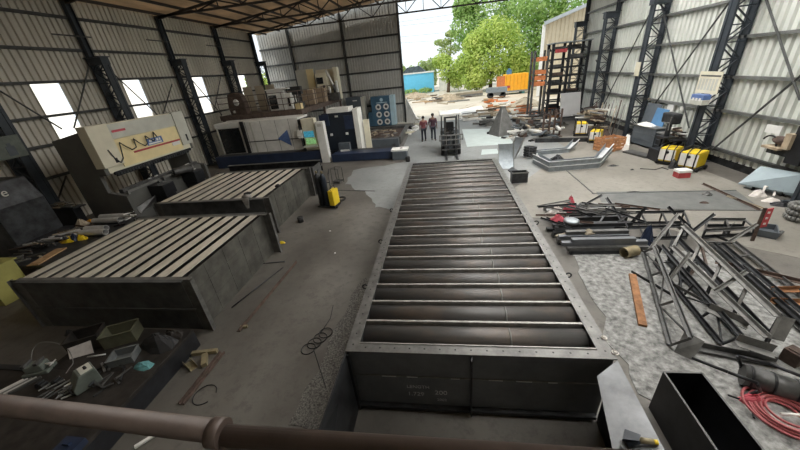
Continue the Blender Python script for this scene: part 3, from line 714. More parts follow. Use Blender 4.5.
for k, (dz, lab) in enumerate(((.006, 'lowest of the stacked bent channel frames on the floor right of the curved plates'), (.235, 'upper bent channel frame lying on another one, both ends turned up'))):
    f = gz(545, 170-k*0, 0); P = [V((4.15, 15.2, dz)), V((4.45, 13.75, dz)), V((6.55, 13.95, dz)), V((7.45, 15.0, dz+.30))]
    uframe(P, .30, .21, lab)
    q0, q1 = P[2], P[3]
P = [V((4.75, 16.6, .006)), V((6.3, 16.75, .006)), V((6.95, 17.4, .3))]
uframe(P, .3, .2, 'bent channel frame behind the stacked pair with one end turned up')
for k, (a, c) in enumerate((((596, 159), (607, 148)), ((565, 152), (574, 142)))):
    a3, c3 = G(*a, .45), G(*c, .75)
b = MB(); q = V((5.3, 15.4, 0)); b.heap(q, (.7, .45, .28), 8); tag(b.build('steel_clutter', 'steel_dark'), 'dark lump of clutter inside the bent channel frames', 'scrap')
t = thing('scrap_coil', 'dark rounded bundle standing left of the stacked channel frames', 'bundle', G(530, 158)); b = MB()
for k in range(4): b.torus(G(530, 158)+V((0, .1, .12+k*.13)), .26, .065, (.1, .1, 1), 16, 6)
b.build('ring', 'steel_dark', t)
# ------------------------------------------------------------------ near left: machine bed with tooling
BZ = .40
t = thing('machine_bed', 'low dark steel bed at lower left covered with tools and bins', 'machine bed', (-6.5, 2.4, 0))
b = MB(); b.bx(-9.2, -4.9, .9, 3.0, BZ-.06, BZ); b.bx(-7.0, -4.9, 3.0, 3.96, BZ-.06, BZ); b.build('top_plate', 'bed', t, bevel=.004)
b = MB(); b.bx(-4.95, -4.9, .9, 3.96, 0, BZ-.06); b.build('side_plate', 'steel_black', t)
b = MB(); b.bx(-7.0, -4.95, 3.91, 3.96, 0, BZ-.06); b.build('back_plate', 'steel_black', t)
b = MB(); b.bx(-9.2, -6.9, 2.93, 3.03, 0, BZ+.02); b.build('back_rail', 'steel_black', t)
def on(px, py, z=BZ): return G(px, py, z)
def fixture(px, py, rz, s, label):
    p = on(px, py); t = thing('machine_vise', label, 'machine fixture', p, rz)
    b = MB(); b.bx(-.26*s, .26*s, -.16*s, .16*s, 0, .09*s); b.build('base', 'fixture', t, world=False, bevel=.012)
    b = MB(); b.bx(-.18*s, .18*s, -.13*s, .13*s, .09*s, .26*s); b.build('body', 'fixture', t, world=False, bevel=.02)
    for x in (-.16, .1):
        b = MB(); b.bx(x*s-.04*s, x*s+.04*s, -.12*s, .12*s, .26*s, .33*s); b.build('jaw', 'steel_mid', t, world=False, bevel=.006)
    b = MB(); b.tube((.18*s, 0, .17*s), (.34*s, 0, .17*s), .025*s, 8); b.tube((.33*s, -.1*s, .17*s), (.33*s, .1*s, .17*s), .014*s, 8); b.build('handle', 'steel_bright', t, world=False)
    return t
fixture(41, 371, .35, .72, 'grey-green machine vise at the left of the bed, under a cable loop')
p = on(88, 384); t = thing('control_box', 'grey-green slanted control box standing on the bed, cable behind it', 'control box', p, -.45)
b = MB(); b.prism([(-.14, -.17, 0), (-.14, .17, 0), (-.14, .17, .28), (-.14, -.04, .28), (-.14, -.17, .1)], (.28, 0, 0)); b.build('case', 'fixture', t, world=False, bevel=.012)
b = MB(); b.bx(-.11, .11, 0, .15, .28, .29); b.build('lid', 'press_grey', t, world=False)
b = MB(); b.lathe((.02, .08, .29), [(.022, 0), (.022, .04), (.012, .05)], 10); b.build('knob', 'black', t, world=False)
b = MB(); b.lathe((.04, -.19, .07), [(.07, 0), (.06, .02)], 14, (0, -1, 0)); b.build('round_port', 'black', t, world=False)
cp_ = [on(33, 363)+V((0, 0, .05)), on(38, 356)+V((0, 0, .16)), on(48, 352)+V((0, 0, .24)), on(62, 352)+V((0, 0, .24)), on(73, 356)+V((0, 0, .18)), on(75, 364)+V((0, 0, .06)), on(70, 369)+V((0, 0, .02)), on(66, 374)+V((0, 0, .01))]
cs_ = []
for k in range(len(cp_)-1):
    p0_, p1_, p2_, p3_ = cp_[max(0, k-1)], cp_[k], cp_[k+1], cp_[min(len(cp_)-1, k+2)]
    for i_ in range(5):
        u = i_/5; cs_.append(.5*((2*p1_)+(p2_-p0_)*u+(2*p0_-5*p1_+4*p2_-p3_)*u*u+(3*p1_-p0_-3*p2_+p3_)*u**3))
cs_.append(cp_[-1])
b = MB(); b.path(cs_, .007, 6); tag(b.build('cable', 'steel_grey'), 'pale cable looping between the vise and the control box', 'cable')
# boxes and bins
def openbox(name, px, py, w, d, h, rz, m, label, cat, z=BZ, wall=.012):
    p = G(px, py, z); t = thing(name, label, cat, p, rz)
    b = MB()
    b.bx(-w/2, w/2, -d/2, -d/2+wall, 0, h); b.bx(-w/2, w/2, d/2-wall, d/2, 0, h); b.bx(-w/2, -w/2+wall, -d/2+wall, d/2-wall, 0, h); b.bx(w/2-wall, w/2, -d/2+wall, d/2-wall, 0, h); b.bx(-w/2+wall, w/2-wall, -d/2+wall, d/2-wall, 0, wall)
    b.build('shell', m, t, world=False)
    b = MB()
    for s in (-1, 1): b.bar((-w/2, s*d/2, h), (w/2, s*d/2, h), .03, .015); b.bar((s*w/2, -d/2, h), (s*w/2, d/2, h), .03, .015)
    b.build('rim', m, t, world=False)
    return t
openbox('carton', 92, 345, .5, .36, .3, .5, 'bed', 'dark open carton on the bed with a pale paper leaning on it', 'box')
b = MB(); q = on(80, 357); b.box(q+V((0, .07, .135)), (.36, .008, .28), 0, Matrix.Rotation(.45, 4, 'Z') @ Matrix.Rotation(-.45, 4, 'X')); tag(b.build('paper_sheet', 'paper'), 'pale paper sheet leaning on the dark carton on the bed', 'paper')
openbox('storage_bin', 125, 339, .52, .34, .26, .45, 'bin', 'olive plastic bin at the back of the bed', 'bin')
openbox('storage_bin', 126, 359, .38, .28, .14, .4, 'bin_clear', 'smoky clear plastic tray in front of the olive bin', 'bin')
b = MB(); b.heap(on(160, 345), (.7, .4, .26), 3); tag(b.build('rag_heap', 'black'), 'heap of black rags on the bed beside the bins', 'rags')
b = MB(); b.heap(on(172, 336), (.5, .25, .14), 4); tag(b.build('rag_heap', 'bed'), 'brown rags at the back right corner of the bed', 'rags')
b = MB(); b.heap(on(143, 366), (.36, .2, .07), 5); tag(b.build('rag', 'turq'), 'turquoise rag on the right side of the bed', 'rag')
b = MB(); b.heap(on(70, 334), (.2, .14, .1), 6); tag(b.build('steel_lump', 'black'), 'small black lump on the floor behind the bed', 'scrap')
rr = random.Random(3); PB = Pile(BZ, .2)
for k in range(16):
    x, y = 105+rr.uniform(-12, 30), 378+rr.uniform(-10, 12)
    if x > 120: y -= 12
    q = on(x, y); r_ = PB.put(q.x, q.y, rr.uniform(0, 3), rr.uniform(.05, .14), .03, .02)
    if not r_: continue
    b = MB(); b.bar(r_[0]-r_[1], r_[0]+r_[1], .03, .02)
    tag(b.build('chain_offcut', rr.choice(['steel_grey', 'steel_dark', 'steel_mid'])), 'short steel offcut in the scatter right of the control box on the bed', 'offcut', 'steel offcuts on the bed')
for k in range(14):
    x, y = 62+rr.uniform(-14, 18), 390+rr.uniform(-8, 7)
    q = on(x, y); r_ = PB.put(q.x, q.y, rr.uniform(.6, 1.6), rr.uniform(.08, .16), .028, .028)
    if not r_: continue
    b = MB(); b.tube(r_[0]-r_[1], r_[0]+r_[1], .014, 6)
    tag(b.build('drill_bit', rr.choice(['steel_bright', 'steel_mid', 'steel_grey'])), 'steel tool bit lying on the bed in front of the control box', 'tool', 'tool bits on the bed')
for k, (px, py) in enumerate(((44, 387), (60, 384))):
    q = on(px, py); b = MB(); b.bx(q.x-.07, q.x+.07, q.y-.05, q.y+.05, BZ, BZ+.1); b.bx(q.x-.03, q.x+.03, q.y-.05, q.y+.05, BZ+.1, BZ+.13)
    tag(b.build('clamp_block', 'steel_dark', bevel=.008), ['dark clamp block under the vise, left of its twin', 'dark clamp block between vise and control box'][k], 'clamp')
for k in range(5):
    q = on(8+k*4.5, 389-k*.8)+V((0, 0, .02)); b = MB(); b.bar(q-V((.1, .16, 0)), q+V((.1, .16, 0)), .045, .03)
    tag(b.build('flat_bar', ['offwhite', 'steel_bright', 'steel_grey', 'steel_bright', 'steel_mid'][k]), 'short flat bar in the row at the left end of the bed', 'flat bar', 'flat bars at the left of the bed')
b = MB(); b.tube(on(88, 358)+V((0, 0, .02)), on(106, 355)+V((0, 0, .02)), .014, 8); tag(b.build('steel_rod', 'steel_bright'), 'bright steel rod on the bed behind the control box', 'rod')
b = MB(); b.bx(-4.85+0, -4.55, 1.0, 1.25, 0, .05); 
q = G(72, 449, BZ); b = MB(); b.bx(q.x-.15, q.x+.15, q.y-.1, q.y+.1, BZ, BZ+.1); b.bx(q.x-.05, q.x+.05, q.y-.02, q.y+.02, BZ+.1, BZ+.14); tag(b.build('tool_case', 'navy'), 'blue tool case on the bed just below the handrail', 'tool case')
q = G(146, 441, .01); b = MB(); b.bar(q-V((.08, .1, -.02)), q+V((.1, .1, .02)), .05, .03); tag(b.build('flat_bar', 'offwhite'), 'pale flat bar on the floor beside the bed, just below the handrail', 'flat bar')
# floor beside the bed
def lying(pa, pb, name, m, label, w=.08, h=.06, kind='bar', z=0.0, cat='steel bar', group=None):
    a, c = G(*pa, z), G(*pb, z); b = MB(); zz = V((0, 0, h/2+.002))
    if kind == 'bar': b.bar(a+zz, c+zz, w, h)
    elif kind == 'angle': b.angle(a+V((0, 0, .006)), c+V((0, 0, .006)), w, .01)
    elif kind == 'channel': b.channel(a+V((0, 0, .006)), c+V((0, 0, .006)), w, h, .01)
    elif kind == 'tube': b.tube(a+V((0, 0, w)), c+V((0, 0, w)), w, 10)
    return tag(b.build(name, m), label, cat, group)
lying((223, 353), (182, 405), 'channel_bar', 'rust_dk', 'long rusty channel bar on the floor right of the machine bed', .09, .05, 'channel')
lying((193, 355), (218, 352), 'wood_block', 'brass', 'ochre block lying across the floor right of the bed corner', .07, .07)
lying((206, 356), (205, 367), 'wood_block', 'brass', 'ochre block standing end on beside the open ochre channel', .09, .08)
q = G(191, 366); t = thing('bent_channel', 'short open ochre channel with flared ends right of the bed', 'channel', q, -.5)
b = MB(); b.channel((-.14, 0, .006), (.14, 0, .006), .12, .08, .008); b.build('web', 'brass', t, world=False)
b = MB(); b.torus((G(205, 395)+V((0, 0, .01))), .18, .008, (0, 0, 1), 24, 5, .3, 5.6); tag(b.build('wire_loop', 'black'), 'thin black wire loop on the floor right of the bed', 'wire')
lying((297, 263), (240, 332), 'angle_bar', 'rust_dk', 'long rusty angle bar lying on the floor right of the nearer slatted box', .08, .05, 'angle')
lying((262, 264), (285, 262), 'steel_rod', 'steel_dark', 'short dark rod beside the nearer slatted box', .015, kind='tube')
lying((283, 268), (232, 308), 'steel_rod', 'steel_dark', 'long dark rod between the slatted box and the rusty angle bar', .016, kind='tube')
lying((241, 328), (248, 327), 'wood_block', 'brass', 'small block at the near end of the long angle bar', .05, .05)
q = G(313, 345); b = MB()
for k in range(4): b.torus(q+V((k*.07-.05, k*.13-.1, .012+k*.004)), .13, .009, (0, 0, 1), 20, 5)
b.path([q+V((.05, .3, .012)), q+V((.12, .7, .012)), q+V((.05, 1.1, .012))], .008, 5); tag(b.build('wire_coil', 'black'), 'loose black wire coils on the floor left of the roller frame', 'wire')
b = MB(); b.path([G(314, 350)+V((0, 0, .01)), G(321, 372)+V((0, 0, .01)), G(326, 388)+V((0, 0, .01))], .009, 5); tag(b.build('wire', 'black'), 'straight black wire on the floor beside the trough', 'wire')
for (px, py, nm, m, lb, dd) in ((282, 243, 'glove', 'yellow', 'yellow glove on the floor at the nearer slatted box corner', (.22, .13, .07)), (301, 222, 'paint_can', 'black', 'small black can on the floor between boxes and roller frame', None), (330, 231, 'paper_scrap', 'white', 'tiny white paper scrap on the middle of the aisle', (.07, .05, .015)), (335, 253, 'paper_scrap', 'white', 'tiny white paper scrap on the aisle nearer the camera', (.05, .05, .015))):
    q = G(px, py); b = MB()
    if dd: b.heap(q, dd, 2)
    else: b.lathe(q, [(.1, 0), (.1, .2), (.085, .2), (.085, .19)], 16)
    tag(b.build(nm, m), lb, nm.replace('_', ' '))
# clutter on the slatted boxes
q = V((-6.35, 8.72, 1.25)); t = thing('rag', 'dark rag hanging over the front edge of the farther slatted box', 'rag', q)
b = MB(); b.blob(q+V((0, .06, .09)), (.3, .22, .18), 6, .3); b.prism([q+V((-.12, -.09, .06)), q+V((.14, -.09, .06)), q+V((.06, -.1, -.26)), q+V((-.02, -.1, -.28))], (0, .02, 0)); b.build('cloth', 'cloth_grey', t)
b = MB(); b.blob(q+V((0.03, .08, .18)), (.24, .2, .1), 9, .2); b.build('dark_lining', 'black', t)
q = V((-5.85, 9.9, 1.25)); b = MB(); b.heap(q, (.26, .2, .09), 7); tag(b.build('glove', 'black'), 'black glove lying near the right edge of the farther slatted box', 'glove')
# stacked long beams behind the far slatted box
rows = [(-10.7, -5.75, 13.35, 0), (-10.5, -5.6, 13.7, 0), (-10.6, -5.7, 13.5, .34), (-10.3, -5.7, 13.3, .64), (-10.4, -5.65, 13.75, .64), (-10.2, -5.6, 13.5, .93)]
lbs = ['lowest front beam', 'lowest rear beam', 'second-tier beam', 'third-tier front beam', 'third-tier rear beam', 'topmost beam']
for (x0, x1, y, z), lb in zip(rows, lbs):
    t = thing('steel_beam', lb+' of the stack of long steel beams behind the farther slatted box', 'beam', ((x0+x1)/2, y, z), 0, 'stacked long beams')
    b = MB(); hgt = .29
    b.bx(x0, x1, y-.09, y+.09, z, z+.02); b.bx(x0, x1, y-.09, y+.09, z+hgt-.02, z+hgt); b.build('flange', 'steel_mid', t)
    b = MB(); b.bx(x0, x1, y-.01, y+.01, z+.02, z+hgt-.02); b.build('web', 'steel_dark', t)
for x in (-9.6, -6.6): 
    for z in (.29, ):
        b = MB(); b.bx(x-.06, x+.06, 13.22, 13.86, .29, .34); tag(b.build('timber_bearer', 'wood'), 'timber bearer between the long beams, '+('left end' if x < -8 else 'right end'), 'timber')
b = MB(); b.bx(-5.55, -5.5, 12.35, 13.2, 0, 1.2); b.bx(-5.75, -5.5, 12.3, 12.35, 0, 1.2); tag(b.build('end_plate', 'steel_mid'), 'upright grey steel plate standing at the far end of the farther slatted box', 'plate')
# gas cylinder trolley
p = G(326, 206.5); t = thing('cylinder_trolley', 'two-wheel trolley behind the farther slatted box corner holding dark gas cylinders', 'trolley', p, -.25)
b = MB(); b.bx(-.28, .28, -.15, .16, .02, .05); b.build('base', 'steel_dark', t, world=False)
for s in (-1, 1):
    b = MB(); b.path([(s*.26, .17, .05), (s*.26, .19, 1.25), (s*.24, .32, 1.42)], .018, 8); b.build('handle_tube', 'steel_dark', t, world=False)
    b = MB(); b.lathe((s*.32, .2, .14), [(.05, -.025), (.14, -.025), (.14, .025), (.05, .025)], 16, (1, 0, 0)); b.build('wheel', 'black', t, world=False)
b = MB()
for z in (.5, .95): b.bar((-.26, .18, z), (.26, .18, z), .03, .03)
b.build('crossbar', 'steel_dark', t, world=False)
c0 = MW[t].copy()
for k, (x, m, lb) in enumerate(((-.13, 'steel_black', 'tall black gas cylinder on the trolley, left of the other'), (.12, 'navy_dk', 'dark blue gas cylinder on the trolley, nearer the yellow unit'))):
    q = c0 @ V((x, 0, .05)); u = thing('gas_cylinder', lb, 'gas cylinder', q)
    b = MB(); b.lathe(q, [(.1, 0), (.115, .02), (.115, 1.12), (.09, 1.22), (.04, 1.28), (.035, 1.3)], 18); b.build('bottle', m, u)
    b = MB(); b.lathe(q+V((0, 0, 1.3)), [(.03, 0), (.03, .08), (.02, .1)], 10); b.tube(q+V((-.05, 0, 1.35)), q+V((.06, 0, 1.35)), .014, 8); b.build('valve', 'brass', u)
q = c0 @ V((.42, .05, 0)); u = thing('wire_feeder', 'yellow welding wire feeder standing right of the gas cylinders', 'welding unit', q, -.2)
b = MB(); b.bx(-.11, .11, -.22, .22, .12, .72); b.build('case', 'yellow', u, world=False, bevel=.03)
b = MB(); b.bx(-.12, .12, -.23, .23, .05, .12); b.build('tray', 'black', u, world=False)
for s in (-1, 1):
    b = MB(); b.lathe((s*.13, -.12, .06), [(.02, -.02), (.06, -.02), (.06, .02), (.02, .02)], 12, (1, 0, 0)); b.build('wheel', 'black', u, world=False)
b = MB(); b.path([(0, -.16, .72), (0, -.14, .84), (0, .14, .84), (0, .16, .72)], .014, 6); b.build('handle', 'black', u, world=False)
b = MB(); q = G(340, 200); b.torus(q+V((0, 0, .02)), .22, .018, (0, 0, 1), 22, 6); b.torus(q+V((.03, .04, .05)), .2, .018, (0, 0, 1), 22, 6); tag(b.build('welding_cable', 'black'), 'black welding cable coiled on the floor right of the yellow feeder', 'cable')
p = G(338.5, 183); t = thing('wire_cage', 'small empty wire rack on the floor beyond the gas cylinders', 'rack', p, -.3)
b = MB()
for x in (-.2, .2):
    for y in (-.17, .17): b.tube((x, y, 0), (x, y, .75), .014, 6)
b.build('posts', 'steel_mid', t, world=False)
b = MB()
for z in (.12, .74):
    b.path([(-.2, -.17, z), (.2, -.17, z), (.2, .17, z), (-.2, .17, z), (-.2, -.17, z)], .012, 6)
b.bx(-.2, .2, -.17, .17, .1, .115); b.build('shelf_frame', 'steel_mid', t, world=False)

# ------------------------------------------------------------------ press brake
PX = -12.0
y0, y1 = 9.5, 13.9
t = thing('press_brake', 'large cream press brake with red stripe against the left wall', 'press brake', (PX-.6, (y0+y1)/2, 0))
for y, lb in ((y0, 'a'), (y1-.14, 'b')):
    b = MB(); b.prism([(PX-1.5, y, 0), (PX+.35, y, 0), (PX+.35, y, 1.3), (PX-.35, y, 1.45), (PX-.35, y, 2.1), (PX-.02, y, 2.1), (PX-.02, y, 3.68), (PX-1.5, y, 3.42)], (0, .14, 0)); b.build('side_frame', 'press_side', t)
def face(z_y0, z_y1): return z_y0, z_y1
b = MB(); b.bx(PX-.25, PX, y0+.14, y1-.14, 2.14, 3.78); b.build('ram_housing', 'cream', t)
b = MB(); b.bx(PX, PX+.06, y0+.7, y1-.55, 3.25, 3.75); b.build('upper_cover', 'press_grey', t)
for a, c in ((y0-.02, y0+.75), (y1-.62, y1+.02)):
    b = MB(); b.bx(PX-.28, PX+.10, a, c, 2.36, 3.80); b.build('cylinder_cover', 'cream' if a < y0+.5 else 'press_grey', t, bevel=.01)
b = MB(); b.bx(PX, PX+.035, y0+.75, y1-.62, 2.22, 3.22); pn = b.build('ram_panel', 'cream_y', t)
b = MB(); b.bx(PX+.035, PX+.045, y0+1.35, y1-.65, 2.60, 2.67); b.build('red_stripe', 'red', t)
b = MB(); b.bx(PX+.035, PX+.047, 11.55, 12.35, 2.72, 2.98); bl = b.build('blue_label', 'blue_sign', t)
for k, (a_, w_) in enumerate(((11.68, .13), (11.88, .09), (12.04, .10), (12.18, .07))):
    b = MB(); b.bx(PX+.045, PX+.05, a_, a_+w_, 2.83, 2.93); b.build('white_letter_mark', 'white', bl)
b = MB(); b.bx(PX+.036, PX+.049, 11.62, 12.28, 2.745, 2.80); b.build('label_bar', 'white', bl)
b = MB(); b.bx(PX+.035, PX+.047, 12.75, 13.2, 2.45, 2.60); wl2 = b.build('white_label', 'white', t)
b = MB(); b.bx(PX+.06, PX+.068, y0+.85, y0+1.4, 3.46, 3.54); b.build('maker_mark', 'cloth_red', t)
b = MB(); b.bx(PX-.06, PX+.02, y0+.3, y1-.2, 2.04, 2.16); b.build('tool_holder', 'steel_black', t)
n = 30
b = MB()
for k in range(n):
    yy = y0+.35+k*(y1-y0-.7)/n; b.bx(PX-.04, PX+.04, yy, yy+.09, 1.98, 2.1)
b.build('punch_row', 'steel_dark', t)
cp = [WX(106+dx, y_, PX+.12) for dx, y_ in ((0, 145), (3, 152), (8, 158), (12, 160))]
b = MB(); zz = [(9.85, 2.95), (9.95, 2.62), (10.1, 2.42), (10.25, 2.55), (10.38, 3.1), (10.55, 2.92), (10.75, 2.75), (10.95, 2.80), (10.98, 3.12), (11.15, 2.92), (11.35, 2.76), (11.48, 2.83), (11.52, 3.12), (11.7, 2.95), (11.85, 2.85), (11.95, 3.2), (12.05, 2.98)]
b.path([V((PX+.13, a, c)) for a, c in zz], .02, 6); b.build('hose', 'steel_dark', t)
b = MB(); b.bx(PX+.10, PX+.115, 9.95, 10.05, 2.45, 2.62); b.bx(PX+.1, PX+.115, 13.6, 13.68, 2.5, 2.8); b.build('slot', 'black', t)
# bed
b = MB(); b.bx(PX-.3, PX+.15, y0+.14, y1-.14, .1, 1.35); b.build('bed', 'press_side', t)
b = MB(); b.bx(PX-.1, PX+.08, y0+.2, y1-.2, 1.35, 1.5); b.build('die_rail', 'steel_mid', t)
for k, (a, c, w_) in enumerate(((9.7, 11.2, .06), (11.4, 13.2, .05))):
    b = MB(); b.bx(PX+.2, PX+.2+w_, a, c, 1.36, 1.44); b.bx(PX+.1, PX+.26, a, a+.08, 1.3, 1.37); b.bx(PX+.1, PX+.26, c-.08, c, 1.3, 1.37); b.build('support_bar', 'steel_grey', t)
for yy in (10.6, 12.4):
    b = MB(); b.bx(PX+.15, PX+.85, yy, yy+.6, .85, 1.3); b.build('front_drawer', 'steel_black', t, bevel=.02)
    b = MB(); b.bx(PX+.2, PX+.8, yy+.05, yy+.55, .0, .85); b.build('drawer_support', 'steel_black', t)
b = MB(); b.pipe((PX+.35, 11.9, 1.48), (PX+.75, 12.5, 1.48), .16, .02); 
tag(b.build('steel_drum', 'steel_mid'), 'grey rolled steel cylinder lying on the press brake front', 'cylinder')
rr = random.Random(9)
for k in range(12):
    yy = rr.uniform(9.7, 13.6); xx = rr.choice([PX+.02, PX+.5]); z_ = 1.5 if xx < PX+.1 else 1.3
    if xx > PX+.1: yy = rr.choice([10.65, 10.9, 11.1, 12.45, 12.9])
    b = MB(); l = rr.uniform(.1, .3); b.bar((xx, yy-l/2, z_+.02), (xx+rr.uniform(-.03, .03), yy+l/2, z_+.02), .05, .035)
    tag(b.build('bend_tool', rr.choice(['steel_grey', 'steel_mid', 'steel_bright'])), 'short steel tool lying on the press brake bed', 'tool', 'tools on the press brake bed')
# dark front plates between press and boxes
b = MB(); q = G(140, 205, .5); b.prism([G(135, 208, .75), G(158, 193, .95), G(160, 200, .6), G(140, 214, .5)], (.02, .02, 0)); tag(b.build('steel_plate', 'steel_mid'), 'upright grey plate standing behind the nearer slatted box back edge', 'plate')
# cutting machine at far left
p = (-13.9, 8.1, 0); t = thing('shearing_machine', 'dark shearing machine at the left edge, white lettering on its side', 'machine', p, 0)
b = MB(); b.prism([(-15, 6.9, 0), (-13.2, 6.9, 0), (-13.2, 6.9, 1.9), (-13.5, 6.9, 2.6), (-15, 6.9, 2.6)], (0, 1.35, 0)); bd = b.build('body', 'steel_dark', t, bevel=.02)
b = MB(); b.bx(-13.2, -12.7, 6.8, 8.3, .6, .75); b.build('table', 'steel_black', t)
text_mesh('side_lettering', 'e', .36, 'press_grey', bd, frame_mtx(WX(4, 193, -13.185)-V((0, 0, 0)), (0, 1, 0), (0, 0, 1)))
# blue and white poster on the near column
q = WX(9, 147, -14.95); t = thing('poster', 'pale blue poster hanging on the near left column', 'poster', q)
b = MB(); b.bx(-14.98, -14.96, q.y-.42, q.y+.42, q.z-.38, q.z+.36); b.build('sheet', 'fixture', t)
b = MB(); b.bx(-14.96, -14.955, q.y-.1, q.y+.15, q.z-.3, q.z+.02); b.bx(-14.96, -14.955, q.y-.03, q.y+.08, q.z+.02, q.z+.12); b.build('dark_print', 'cab_grey', t)
# long tool tray by wall
t = thing('scrap_tray', 'dark stand by the left wall carrying a pale pile of offcuts', 'stand', (-14.3, 9.9, 0))
b = MB(); b.bx(-14.7, -13.6, 9.02, 9.3, 0, 1.1); b.build('stand', 'steel_black', t)
b = MB(); b.prism([(-14.75, 8.95, 1.1), (-13.45, 8.95, 1.1), (-13.3, 9.3, 1.1), (-14.75, 9.3, 1.1)], (0, 0, .05)); b.build('tray', 'steel_dark', t)
rr = random.Random(21); PT = Pile(1.15, .25)
for k in range(14):
    r_ = PT.put(rr.uniform(-14.4, -13.7), rr.uniform(9.0, 9.22), rr.uniform(-.3, .3), rr.uniform(.1, .22), .07, .025)
    if not r_: continue
    b = MB(); b.bar(r_[0]-r_[1], r_[0]+r_[1], .07, .025)
    tag(b.build('offcut', rr.choice(['plank', 'steel_grey', 'tan'])), 'pale offcut in the pile on the stand by the left wall', 'offcut', 'offcuts on the wall stand')
# work table behind near slatted box
t = thing('work_table', 'dark cluttered work table behind the nearer slatted box', 'table', (-11.0, 7.2, 0))
b = MB(); b.bx(-12.65, -9.7, 5.8, 8.9, .66, .72); b.build('top', 'steel_dark', t)
for x in (-12.5, -11.2, -9.9):
    for y in (6.0, 8.7):
        b = MB(); b.bx(x-.05, x+.05, y-.05, y+.05, 0, .66); b.build('leg', 'steel_dark', t)
TZ = .72
tl = ['lower front silver tube', 'lower middle silver tube', 'upper silver tube', 'rearmost silver tube']
for k, (pa, pb, z) in enumerate((((80, 233), (103, 233), 0), ((86, 229), (106, 228), .0), ((94, 221), (117, 221), .0), ((101, 217), (124, 217), 0))):
    a, c = G(*pa, TZ+.11), G(*pb, TZ+.11); a.z = c.z = TZ+.105; c.y = a.y+.03
    b = MB(); b.pipe(a, c, .1, .012, 18); tag(b.build('steel_tube', 'steel_bright'), tl[k]+' in the row on the table behind the nearer slatted box', 'tube', 'silver tubes on the work table')
b = MB(); b.heap(G(83, 225, TZ), (.5, .35, .22), 12); tag(b.build('crumpled_paper', 'tan'), 'crumpled brown paper left of the silver tubes', 'paper')
b = MB(); b.heap(G(76, 234, TZ), (.3, .22, .16), 13); tag(b.build('crumpled_paper', 'paper'), 'crumpled white paper left of the nearest silver tube', 'paper')
b = MB(); b.heap(G(68, 241, TZ), (.6, .3, .16), 14); tag(b.build('glove', 'yellow'), 'yellow gloves on the work table, left of the dark blue rag', 'gloves')
b = MB(); b.heap(G(82, 239, TZ), (.4, .22, .14), 15); tag(b.build('glove', 'yellow'), 'yellow glove on the work table beside the silver tubes', 'gloves')
b = MB(); b.heap(G(76, 240, TZ), (.3, .2, .22), 16); tag(b.build('rag', 'navy'), 'dark blue rag between the two yellow gloves', 'rag')
b = MB(); q = G(62, 223, TZ); q.y = min(q.y, 8.7); q.x = max(q.x, -12.5); b.bx(q.x-.08, q.x+.08, q.y-.05, q.y+.05, TZ+.001, TZ+.08); b.bx(q.x-.03, q.x+.03, q.y-.02, q.y+.02, TZ+.08, TZ+.1); tag(b.build('small_carton', 'orange'), 'small orange carton standing alone on the work table', 'carton')
a, c = G(33, 266, TZ), G(62, 249, TZ); b = MB(); b.bar(a+V((0, 0, .02)), c+V((0, 0, .02)), .3, .03); tag(b.build('wood_board', 'wood'), 'pale wooden board on the work table behind the slatted box', 'board')
rr = random.Random(31); PW = Pile(TZ, .3)
for k in range(38):
    x, y = rr.uniform(14, 76), 0
    y = 262-(x-14)*.45+rr.uniform(-9, 6)
    q = G(x, y, TZ); q.x = max(-12.3, q.x); q.y = min(8.7, max(5.95, q.y)); r_ = PW.put(q.x, q.y, rr.uniform(-.5, .9), rr.uniform(.12, .4), .06, .04)
    if not r_: continue
    q, d = r_; b = MB(); (b.bar if k % 2 else b.tube)(q-d, q+d, *((.06, .04) if k % 2 else (.02, 6)))
    tag(b.build('scrap_bar', rr.choice(['steel_dark', 'steel_grey', 'steel_mid', 'tan', 'rust_dk', 'steel_bright'])), 'short bar in the clutter at the left of the work table', 'scrap', 'scrap bars on the work table')
for k, (x, y, l) in enumerate(((18, 232, .7), (14, 240, .6), (22, 236, .8))):
    q = G(x, y, TZ); q.z = TZ+.017; q.x = max(q.x, -12.2); q.y = min(q.y, 8.3-.3*k); b = MB(); b.bar(q-V((l/2, -.1, 0)), q+V((l/2, .15, 0)), .1, .03); tag(b.build('flat_bar', ['steel_grey', 'tan', 'plank'][k]), ['grey', 'brown', 'weathered'][k]+' flat bar at the far left end of the work table', 'flat bar')
# clutter between boxes
rr = random.Random(8)
for k in range(14):
    q = G(rr.uniform(104, 140), rr.uniform(217, 226), TZ); q.x = max(-10.9, q.x); q.x = min(q.x, -9.8); q.y = min(8.7, q.y); r_ = PW.put(q.x, q.y, rr.uniform(0, 3), rr.uniform(.08, .2), .05, .03)
    if not r_: continue
    q, d = r_; b = MB(); b.bar(q-d, q+d, .05, .03); tag(b.build('scrap_bar', rr.choice(['steel_black', 'steel_grey', 'steel_dark', 'offwhite'])), 'small dark piece in the heap right of the silver tubes', 'scrap', 'scrap right of the silver tubes')
# yellow cabinet at left edge
t = thing('yellow_cabinet', 'pale yellow metal cabinet at the left edge beside the slatted box', 'cabinet', (-12.4, 5.2, 0))
b = MB(); b.bx(-13.2, -11.35, 5.02, 5.7, 0, 1.0); b.build('body', 'yellow_dull', t, bevel=.01)
b = MB(); b.bx(-13.25, -11.3, 4.95, 5.75, 1.0, 1.03); b.build('lid', 'yellow_dull', t)
b = MB(); b.bx(-12.4, -12.3, 4.99, 5.02, .5, .7); b.build('handle', 'steel_dark', t)

